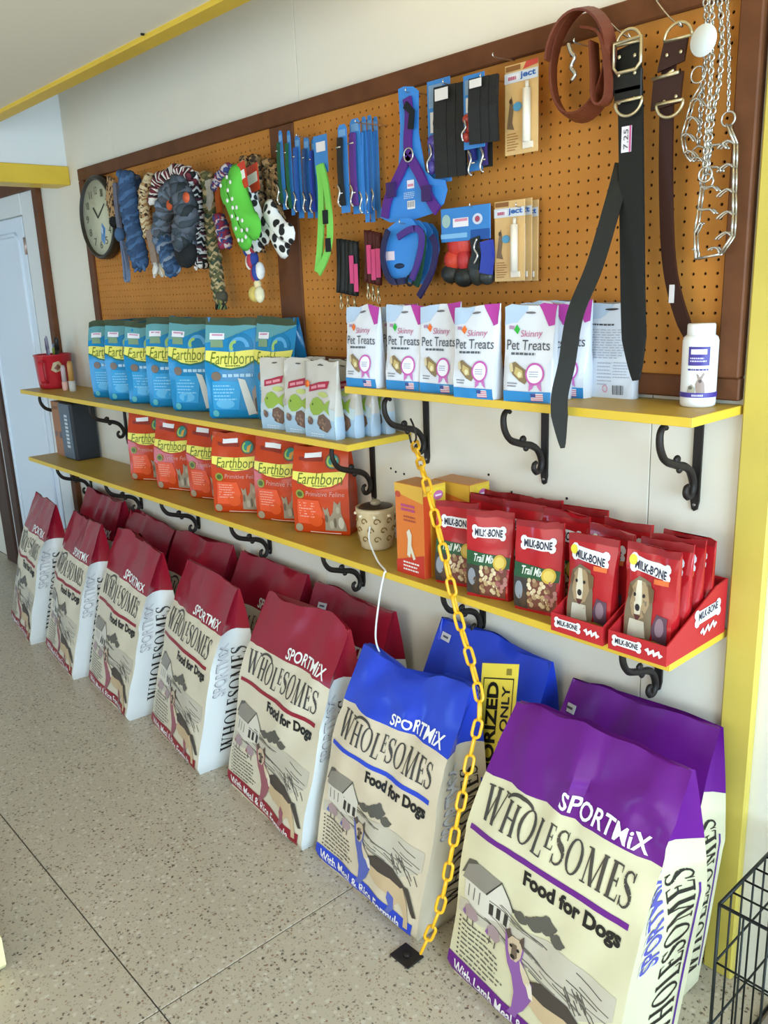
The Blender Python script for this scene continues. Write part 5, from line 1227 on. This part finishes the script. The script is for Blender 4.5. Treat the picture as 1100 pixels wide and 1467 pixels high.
# bundles of cords with pink tags and steel snaps
def bundle(u0, u1, v0, v1, y, c, label, tags, n=5):
    o = thing('tie_out_bundle', label, 'leash', W((u0 + u1) / 2, v1 + 15, y), 0, 'cord bundles with pink tags')
    for k in range(n):
        u = u0 + (u1 - u0) * (k + .5) / n; dv = 12 * k / n; q = MB()
        q.tube(smooth_path(pw([(u, v0 + dv * .4), (u + 1, (v0 + v1) / 2), (u, v1 - 6 + dv * .5)], y - .004 * (k % 2)), 4), .0098, WEB(c), 7); q.build('cord', o)
    for k in range(3):
        u = u0 + (u1 - u0) * (.18 + .33 * k); p = W(u, v1 - 4 + 3 * k, y - .004); q = MB()
        q.tube([p, p + np.array((.001, 0, -.022))], .0036, BRASS, 7); q.tube([p + np.array((.001, 0, -.022)) + np.array((.006 * math.sin(t), 0, -.010 - .010 * -math.cos(t))) for t in [2 * PI * j / 10 for j in range(10)]], .0020, BRASS, 5, closed=True); q.build('snap_hook', o)
    for (u, v, l) in tags:
        p = W(u, v, y - .016); q = MB(); q.box(p[0] - .009, p[0] + .009, p[1] - .001, p[1], p[2] - l, p[2], ink('d8487c')); q.build('pink_tag', o)
bundle(483, 512, 342, 425, -.05, '1f201d', 'black cord bundle with two pink tags and steel snaps', ((503, 366, .075), (509, 378, .075)), 5)
bundle(523, 545, 330, 410, -.055, '4f1c16', 'dark red cord bundle with three pink tags and steel snaps', ((528, 351, .075), (534, 357, .08), (541, 356, .075)), 4)
# blue moulded muzzle cards
o = thing('harness_pack', 'rounded blue harness cards with dark straps hanging below the purple harness', 'harness', W(590, 425, -.07), 0)
def card_poly(pts, y, name, mt, t=.003):
    pp = [W(u, v, y) for u, v in pts]; q = MB(); q.prism([(p[0], p[2]) for p in pp][::-1], (0, y, 0), (1, 0, 0), (0, 0, 1), (0, -1, 0), t, mt); return q.build(name, o)
shape = [(568, 318), (576, 312), (590, 313), (598, 324), (600, 350), (592, 385), (582, 400), (560, 399), (550, 380), (548, 345), (556, 328)]
for i, dx in enumerate((30, 22, 12, 0)):
    card_poly([(u + dx, v + dx * .25) for u, v in shape], -.045 - .018 * i, 'backing_card', CARDB if i < 3 else mat('card_blue_bright', '3a86d4'))
for (pts, c) in (([(556, 330), (550, 350), (549, 375), (560, 402), (580, 402)], '232347'), ([(570, 340), (585, 330), (598, 328), (604, 340), (600, 370), (590, 400)], '4a2f7c'), ([(603, 332), (607, 345), (602, 385), (596, 410)], '1f4a34'), ([(618, 338), (624, 355), (618, 390), (600, 425)], '2c2450')):
    q = MB(); q.strap(smooth_path(pw(pts, -.115 if pts[0][0] < 600 else -.095), 4), (1, 0, 0), .016, .006, WEB(c)); q.build('strap', o)
q = MB(); q.box(*(lambda p: (p[0] - .018, p[0] + .016, -.1035, -.1025, p[2] - .012, p[2] + .010))(W(560, 366, -.10)), ink('e6d2da')); q.build('price_label', o)
q = MB(); q.tube([W(587, 402, -.11) + np.array((.012 * math.cos(t), 0, .012 * math.sin(t))) for t in [2 * PI * k / 12 for k in range(12)]], .003, BLK, 6, closed=True); q.build('ring', o)
q = MB(); q.ball(W(572, 381, -.102), .020, .003, .007, mat('slot_dark', '1c2c48', .5), 10, 5); q.build('card_slot', o)
# bag with red header toys
y = -.06
a, b = W(640, 293, y), W(711, 334, y)
o = thing('toy_bag', 'clear bag of red, black and blue toys under a blue header card', 'package', W(675, 408, y), 0)
q = MB(); q.box(a[0], b[0], y - .022, y - .019, b[2] - .012, a[2] - .012, CARDB, .001); q.build('header_card', o)
A = Art(); g = 'printed_card'; A.rect(g, .26, .42, .58, .68, 'e6e2e6', 1); A.rect(g, .30, .58, .56, .66, 'd88a9c', 2); A.oval(g, .12, .62, .09, .20, '9cb8b0', 1); A.oval(g, .76, .60, .10, .16, 'c8d0e0', 1); A.oval(g, .76, .60, .05, .09, 'a84a5c', 2); A.rect(g, .0, .10, .55, .24, '7fb4dc', 1); A.rect(g, .62, .0, 1, .30, '1f4f98', 1)
flat_art(A, (a[0], y - .022, b[2] - .012), (b[0] - a[0], 0, 0), (0, 0, a[2] - b[2]), o)
for (u, v, rx, rz, c, nm) in ((655, 350, .030, .034, 'c03028', 'red_toy'), (664, 345, .028, .040, 'd0453c', 'red_toy'), (650, 372, .030, .026, 'c8402c', 'red_toy'), (666, 372, .022, .030, 'b83030', 'red_toy'), (646, 392, .030, .024, '2c2c28', 'black_toy'), (665, 396, .034, .026, '222420', 'black_toy'), (684, 385, .030, .040, '34362f', 'black_toy'), (698, 396, .022, .020, '3a3d3a', 'black_toy')):
    q = MB(); q.ball(W(u, v, y - .004), rx, .018, rz, mat('toy_' + c, c, .35), 10, 7); q.build(nm, o)
q = MB(); q.strap(pw([(681, 340), (684, 360), (680, 385)], y - .022), (1, 0, 0), .030, .008, mat('toy_222420', '222420', .35)); q.build('black_strap', o)
q = MB(); q.strap(pw([(697, 345), (699, 365), (696, 392)], y - .022), (1, 0, 0), .032, .012, mat('toy_blue', '2f3fa0', .35)); q.build('blue_strap', o)
q = MB(); q.tube(smooth_path(pw([(683, 342), (679, 355), (684, 366), (679, 378)], y - .032), 4), .0026, STEEL, 6); q.build('chain', o)

# ---- leather goods
LTH = mat('brown_leather', '6b3320', .45, bump=.08, bscale=120, var=.1, vscale=20); LTB = mat('black_leather', '181814', .5, bump=.1, bscale=120); LTD = mat('dark_brown_leather', '35190f', .5, bump=.1, bscale=120)
o = thing('leather_leash', 'coiled brown leather leash with steel snap, right of the cream packs', 'leash', W(825, 155, -.09), 0)
cx_, cz_ = W(826, 92, -.08)[0], W(826, 92, -.08)[2]; pts = []; sds = []
for i in range(81):
    t = i / 80; th = PI * .45 + t * 2 * PI * 2.25; ra = .070 + .006 * math.sin(3 * t * PI); rb = .104 - .010 * t
    yy = -.055 - .045 * t; pts.append((cx_ + ra * math.cos(th) + .012 * t, yy, cz_ + rb * math.sin(th))); sds.append((.25 * math.cos(th), 1, .25 * math.sin(th)))
q = MB(); q.strap(pts, sds, .032, .0045, LTH); q.build('coiled_strap', o)
lp = smooth_path([W(838, 40, -.085), W(862, 48, -.095), W(871, 90, -.10), W(872, 135, -.10), W(862, 150, -.10), W(853, 140, -.10), W(852, 100, -.10), W(850, 60, -.095)], 5)
q = MB(); q.strap(lp, [(0, 1, 0)] * len(lp), .030, .0045, LTH); q.build('handle_loop', o)
q = MB(); q.tube(smooth_path([W(814, 62, -.10), W(818, 75, -.10), W(823, 82, -.10), W(818, 96, -.10), W(824, 106, -.10), W(819, 115, -.10)], 4), .0042, STEEL, 7); q.build('snap_hook', o)
def dring(q, c, r, flip=1, y=0.0): q.tube([np.array(c) + np.array((r * math.cos(t), y, flip * r * math.sin(t) * .95)) for t in [PI * k / 12 for k in range(13)]] + [np.array(c) + np.array((-r, y, 0)), np.array(c) + np.array((r, y, 0))], .0030, BRASS, 6)
def collar(name, label, mt, top, width, strips, rings):
    o = thing(name, label, 'collar', strips[0][1][-1], 0, 'large leather collars')
    for nm, pts, sd, w in strips:
        P = smooth_path(pts, 7); n = len(P); ww = [w] * n
        for k in range(5): ww[n - 1 - k] = w * (.25 + .15 * k)
        q = MB(); q.strap(P, sd, ww, .006, mt); q.build(nm, o)
    return o
wblk = .056
o = collar('leather_collar', 'long wide black leather collar with buckle and price sticker', LTB, None, None,
           (('long_strap', [W(899, 66, -.075), W(903, 150, -.080), W(905, 300, -.095), W(907, 450, -.115), W(911, 545, -.13)], (1, -.1, 0), wblk),
            ('short_strap', [W(893, 235, -.070), W(880, 285, -.10), W(852, 380, -.155), W(824, 450, -.20), W(812, 520, -.225), W(801, 575, -.238), W(806, 642, -.242)], (1, .6, 0), .034)), None)
q = MB(); c1 = W(900, 62, -.088); dring(q, c1, .026); q.build('ring', o)
q = MB(); c2 = W(899, 80, -.092); hw, hh = .031, .027; q.tube([c2 + np.array(p) for p in ((-hw, 0, hh), (hw, -.004, hh), (hw, -.004, -hh * .6), (hw * .7, -.004, -hh), (-hw * .7, 0, -hh), (-hw, 0, -hh * .6))], .0036, BRASS, 6, closed=True); q.build('buckle', o)
for (u0, v0, u1, v1) in ((877, 106, 918, 128), (879, 128, 918, 140)):
    p, r_ = W(u0, v0, -.09), W(u1, v1, -.09); q = MB(); q.box(p[0], r_[0], -.090, -.083, r_[2], p[2], LTB, .002); q.build('keeper_loop', o)
q = MB(); c3 = W(900, 143, -.094); dring(q, c3, .030, -1); q.build('ring', o)
for (u, v) in ((887, 82), (909, 79), (886, 108), (909, 104), (887, 147), (908, 141)): q = MB(); q.ball(W(u, v, -.0925), .0038, .002, .0038, BRASS, 8, 5); q.build('rivet', o)
p, r_ = W(891, 182, -.0895), W(904, 217, -.0895); q = MB(); q.box(p[0], r_[0], -.0905, -.0895, r_[2], p[2], ink('e8e0e2'), 0); st = q.build('price_sticker', o)
A = Art(); A.text('sticker_lettering', '7.25', .25, .12, .70, .88, '54505a', 1, rot=True); A.rect('sticker_edge', .82, 0, 1, 1, 'c85a8c', 1); flat_art(A, (p[0], -.0905, r_[2]), (r_[0] - p[0], 0, 0), (0, 0, p[2] - r_[2]), o)
o = collar('leather_collar', 'dark brown leather collar hanging beside the steel chains', LTD, None, None,
           (('long_strap', [W(963, 62, -.058), W(957, 110, -.060), W(955, 160, -.062), W(954, 260, -.060), W(958, 370, -.055), W(972, 440, -.050), W(1000, 512, -.046)], (1, -.1, 0), .029),), None)
q = MB(); p, r_ = W(945, 62, -.064), W(981, 96, -.064); q.prism([(0, 0), (r_[0] - p[0], .01), (r_[0] - p[0] + .006, p[2] - r_[2]), (.012, p[2] - r_[2])], (p[0], -.064, r_[2]), (1, 0, 0), (0, 0, 1), (0, -1, 0), .006, LTD); q.build('buckle_fold', o)
q = MB(); p, r_ = W(937, 112, -.064), W(976, 152, -.064); q.prism([(0, 0), (r_[0] - p[0], .006), (r_[0] - p[0] + .004, p[2] - r_[2]), (.004, p[2] - r_[2])], (p[0], -.066, r_[2]), (1, 0, 0), (0, 0, 1), (0, -1, 0), .007, LTD); q.build('keeper_loop', o)
q = MB(); dring(q, W(971, 55, -.070), .028); q.build('ring', o)
q = MB(); dring(q, W(959, 146, -.076), .028, -1); q.build('ring', o)
q = MB(); q.tube([W(934, 114, -.074), W(972, 103, -.080)], .0034, BRASS, 7); q.tube([W(953, 108, -.077), W(965, 100, -.078)], .0026, BRASS, 6); q.build('buckle', o)
for (u, v) in ((955, 79), (975, 74), (951, 146), (968, 138)): q = MB(); q.ball(W(u, v, -.0735), .0036, .002, .0036, BRASS, 8, 5); q.build('rivet', o)
q = MB(); p, r_ = W(959, 408, -.056), W(965, 434, -.056); q.box(p[0], r_[0], -.0565, -.0555, r_[2], p[2], ink('d8cfcc')); q.build('price_sticker', o)

# ---- steel chains and prong collars
def link_chain(q, pts, L, Wd, r, mt, n=6):
    P = smooth_path(pts, 12); d = [0]
    for i in range(1, len(P)): d.append(d[-1] + np.linalg.norm(P[i] - P[i - 1]))
    k = 0; s_ = 0; pitch = L - 2.2 * r
    while s_ < d[-1]:
        i = min(max(1, int(np.searchsorted(d, s_))), len(P) - 1); f_ = (s_ - d[i - 1]) / max(1e-9, d[i] - d[i - 1]); c = P[i - 1] + (P[i] - P[i - 1]) * f_
        t = Vector(P[i] - P[i - 1]).normalized(); u = t.cross(Vector((0, 1, 0))).normalized(); w = t.cross(u); sd = u if k % 2 else w
        hl, hw = L / 2 - Wd / 2, Wd / 2 - r
        ring = [Vector(c) + t * (hl * sg + hw * math.cos(a) * sg) + sd * (hw * math.sin(a) * sg) for sg in (1, -1) for a in [math.radians(-90 + 180 * j / 4) for j in range(5)]]
        q.tube(ring, r, mt, 5, closed=True); s_ += pitch; k += 1
for i, (pts, y, lab) in enumerate((([(1019, -6), (1020, 60), (1017, 130), (1012, 190), (1010, 240)], -.075, 'front one of the bundle, with round tag'), ([(1030, -6), (1034, 50), (1031, 110), (1020, 170), (1012, 250)], -.060, 'middle one of the bundle'), ([(1010, -6), (1013, 60), (1007, 120), (1000, 210)], -.050, 'left one of the bundle'), ([(1041, -6), (1044, 60), (1044, 110), (1043, 160)], -.045, 'straight thin one at the right'))):
    o = thing('choke_chain', 'steel choke chain, ' + lab, 'chain', W(*pts[-1], y), 0, 'steel choke chains')
    q = MB(); link_chain(q, pw(pts, y), .016 if i < 3 else .013, .013 if i < 3 else .008, .0022 if i < 3 else .0016, STEEL); l_ = q.build('links', o); l_['kind'] = 'stuff'
    q = MB(); p = W(*pts[-1], y); q.tube([p + np.array((.013 * math.cos(t), .002, .013 * math.sin(t) - .012)) for t in [2 * PI * k / 14 for k in range(14)]], .0022, STEEL, 6, closed=True); q.build('end_ring', o)
    if i == 0:
        q = MB(); q.lathe([(.026, 0), (.027, .0015), (.026, .003)], W(1008, 58, -.088), mat('tag_white', 'd8dcd6', .35), 26, (-.1, -1, 0)); q.build('round_tag', o)
    if i == 2:
        q = MB(); p = W(1000, 107, -.07); q.tube([p + np.array((.014 * math.cos(t), 0, .014 * math.sin(t))) for t in [2 * PI * k / 14 for k in range(14)]], .0018, STEEL, 6, closed=True); q.build('side_ring', o)
def prong(label, nodes, y, inward, r=.0024, pl=.034):
    o = thing('prong_collar', label, 'collar', W(*max(nodes, key=lambda n: n[1]), y), 0, 'steel prong collars')
    P = [W(u, v, y) for u, v in nodes]
    for i in range(len(P) - 1):
        q = MB()
        for dy in (-.006, .006):
            d = np.array((0, dy, 0)); t = P[i + 1] - P[i]; q.tube([P[i] + d, P[i + 1] + d], r, STEEL, 6)
            e = np.array(inward[i]); e = e / np.linalg.norm(e); tt = t / np.linalg.norm(t)
            b0 = P[i + 1] + d; q.tube(smooth_path([b0, b0 + e * pl * .35 - tt * pl * .10, b0 + e * pl * .75 + np.array((0, 0, -.006)), b0 + e * pl + np.array((0, 0, -.016))], 3), r * .95, STEEL, 6)
        q.build('prong_link', o)
R_, L_ = (1, 0, .15), (-1, 0, .35)
prong('steel prong collar with long open loop, lowest of the chains', [(1043, 178), (1054, 206), (1053, 240), (1052, 276), (1052, 308), (1050, 338), (1033, 364), (998, 371), (997, 334), (1002, 300), (1006, 268), (1011, 240), (1018, 208)], -.055, [L_, L_, L_, L_, L_, (-.8, 0, .8), (-.2, 0, 1), (.4, 0, 1), R_, R_, R_, R_])
prong('steel prong collar with short loop at the left of the chains', [(1006, 122), (992, 146), (985, 172), (978, 196), (982, 220), (992, 232)], -.060, [R_, R_, R_, R_, (1, 0, .6)], r=.0020, pl=.026)
# hooks that show
hook(711, 78, -.085, 'steel peg hook above the single cream pack')
for i, (u, v, u2, v2, y2, lab) in enumerate(((866, 20, 902, 55, -.085, 'long steel peg hook carrying the black collar'), (942, 0, 975, 38, -.075, 'long steel peg hook carrying the dark brown collar'))):
    a = W(u, v, -.024); b = W(u2, v2, y2); q = MB(); q.tube(smooth_path([(a[0], -.0226, a[2]), (a[0], -.028, a[2] - .002), tuple((np.array(a) + b) / 2 + np.array((0, 0, -.006))), tuple(b), (b[0], b[1] - .006, b[2] + .008)], 4), .0018, STEEL, 6); q.build_thing('peg_hook', lab, 'hook', 'steel peg hooks')
for (u, v, y1, lab) in ((828, 58, -.12, 'steel peg hook inside the coiled brown leash'), (430, 192, -.10, 'steel peg hook for the green lead cards'), (515, 172, -.12, 'steel peg hook for the black lead cards'), (586, 128, -.09, 'steel peg hook for the purple harness card'), (640, 116, -.10, 'steel peg hook for the violet collar card'), (694, 108, -.115, 'steel peg hook for the cat collar card'), (744, 292, -.09, 'steel peg hook for the three cream packs'), (678, 292, -.09, 'steel peg hook for the bag of red toys'), (578, 316, -.12, 'steel peg hook for the rounded blue cards')):
    hook(u, v, y1, lab)
# ================================================================== chain, sign, crate, small things near the floor
CHY = mat('yellow_plastic', 'ecb022', .35, coat=.15)
pts = [W(593, 632, -.125), W(610, 690, -.222), W(632, 775, -.252), W(646, 838, -.256), W(655, 880, -.262), (-1.205, -.300, .64), (-1.195, -.340, .52), (-1.185, -.40, .38), (-1.19, -.455, .18), (-1.225, -.485, .045), (-1.245, -.490, .014)]
ch = thing('plastic_chain', 'yellow plastic chain hanging from the bracket down to the floor', 'chain', (-1.235, -.49, .006))
Lk, Wk, rk = .052, .027, .0040
lm = MB(); hl, hw = Lk / 2 - Wk / 2, Wk / 2 - rk
lm.tube([(0, hw * math.sin(a) * sg, hl * sg + hw * math.cos(a) * sg) for sg in (1, -1) for a in [math.radians(-90 + 180 * j / 6) for j in range(7)]], rk, CHY, 7, closed=True)
lme = lm.mesh('chain_link')
P = smooth_path(pts, 14); d = [0]
for i in range(1, len(P)): d.append(d[-1] + float(np.linalg.norm(np.array(P[i]) - np.array(P[i - 1]))))
s_, k = Lk / 2, 0
while s_ < d[-1]:
    i = min(max(1, int(np.searchsorted(d, s_))), len(P) - 1); f_ = (s_ - d[i - 1]) / max(1e-9, d[i] - d[i - 1])
    c = Vector(np.array(P[i - 1]) + (np.array(P[i]) - np.array(P[i - 1])) * f_); t = Vector(np.array(P[i - 1]) - np.array(P[i])).normalized()
    ref = Vector((.75, -.66, 0)); u = t.cross(ref).normalized(); w = u.cross(t)
    a = math.radians(20 if k % 2 else 110); xa = u * math.cos(a) + w * math.sin(a); ya = t.cross(xa)
    o = bpy.data.objects.new('chain_link', lme); COL.objects.link(o); o.parent = ch
    o.matrix_local = Matrix.Translation(c - ch.location) @ Matrix((xa, ya, t)).transposed().to_4x4()
    s_ += Lk - 2.3 * rk; k += 1
q = MB(); q.tube(smooth_path([W(588, 600, -.13), W(593, 612, -.135), W(596, 628, -.13), W(590, 636, -.125), W(586, 622, -.125)], 4), .0026, IRON, 6); q.build('hook', ch)
# floor plate that catches the chain
q = MB(); q.box(-1.30, -1.235, -.53, -.475, .0003, .005, IRON, .0015)
pl = q.build_thing('floor_plate', 'small black metal plate on the floor at the foot of the yellow chain', 'plate')
q = MB(); q.lathe([(.010, 0), (.008, .004)], (0, 0, .005), IRON, 12); q.build('bolt', pl, world=False)
# sign
sg = thing('warning_sign', 'yellow sign with black upright lettering hanging between blue and purple bags', 'sign', (-1.15, -.20, .25))
tl = W(691, 950, -.190); uy = np.array((.030, .022, .485)); c0 = tl - uy; ux = W(743, 952, -.182) - tl; un = np.cross(ux, uy); un /= np.linalg.norm(un)
if un[1] > 0: un = -un
q = MB(); q.prism([(0, 0), (1, 0), (1, 1), (0, 1)], c0 - un * .003, ux, uy, un, .003, mat('sign_yellow', 'e6cc48', .4)); q.build('sign_plate', sg)
A = Art(); g = 'sign_lettering'; k = '1c1a14'
for (x0, y0, x1, y1) in ((.08, .045, .92, .052), (.08, .915, .92, .922), (.08, .045, .10, .922), (.90, .045, .92, .922)): A.rect('sign_border', x0, y0, x1, y1, k, 1)
A.text(g, 'AUTHORIZED', .20, .08, .53, .90, k, 2, bold=.035, rot=True); A.text(g, 'PERSONNEL ONLY', .62, .08, .84, .88, k, 2, bold=.02, rot=True); A.rect('maker_mark', .70, .94, .84, .975, '8a7a2c', 1)
flat_art(A, c0, ux, uy, sg)
# wire crate at the right edge
WIRE = mat('black_wire', '20221f', .4, .4)
cr = thing('wire_crate', 'black wire dog crate at the lower right corner of the picture', 'crate', (-.30, -.28, 0))
x0, x1, y0, y1, zt = -.595, .05, -.318, -.03, .44
def wire(nm, a, b, r=.0022): q = MB(); q.tube([a, b], r, WIRE, 6); q.build(nm, cr)
for (a, b) in (((x0, y0, zt), (x0, y1, zt)), ((x1, y0, zt), (x1, y1, zt)), ((x0, y0, zt), (x1, y0, zt)), ((x0, y1, zt), (x1, y1, zt)), ((x0, y0, .006), (x0, y1, .006)), ((x0, y0, .006), (x1, y0, .006)), ((x0, y1, .006), (x1, y1, .006)), ((x1, y0, .006), (x1, y1, .006)), ((x0, y0, .004), (x0, y0, zt)), ((x0, y1, .004), (x0, y1, zt)), ((x1, y0, .004), (x1, y0, zt)), ((x1, y1, .004), (x1, y1, zt))): wire('frame_rod', a, b, .0036)
ny = 6
for i in range(1, ny):
    y = y0 + (y1 - y0) * i / ny; wire('side_wire', (x0, y, .006), (x0, y, zt)); wire('top_wire', (x0, y, zt), (x1, y, zt))
for i in range(1, 14):
    x = x0 + (x1 - x0) * i / 14; wire('front_wire', (x, y0, .006), (x, y0, zt)); wire('back_wire', (x, y1, .006), (x, y1, zt))
for z in (.16, .31):
    wire('side_wire', (x0, y0, z), (x0, y1, z)); wire('front_wire', (x0, y0, z), (x1, y0, z)); wire('back_wire', (x0, y1, z), (x1, y1, z))
for x in (-.38, -.16): wire('top_wire', (x, y0, zt), (x, y1, zt))
q = MB(); q.box(x0 + .01, x1 - .01, y0 + .01, y1 - .01, .010, .018, mat('crate_pan', '8a7d6e', .6), .003); q.build('floor_pan', cr)
# pale yellow board end at the left edge of the picture
e = Z(10, 1390, 0)
bd_ = thing('platform_base', 'pale yellow low platform corner at the left edge of the picture', 'platform', (e[0] - .35, e[1] - .2, 0))
YB_ = mat('pale_yellow_paint', 'ece2a8', .45)
q = MB(); q.prism([(-.75, .006), (-.012, .006), (0, .022), (0, .10), (-.75, .10)], (e[0] + .005, e[1] - .42, 0), (1, 0, 0), (0, 0, 1), (0, 1, 0), .42, YB_); q.build('platform_body', bd_)
q = MB(); q.box(e[0] - .70, e[0] - .10, e[1] - .38, e[1] - .04, 0, .006, DARK); q.build('foot', bd_)
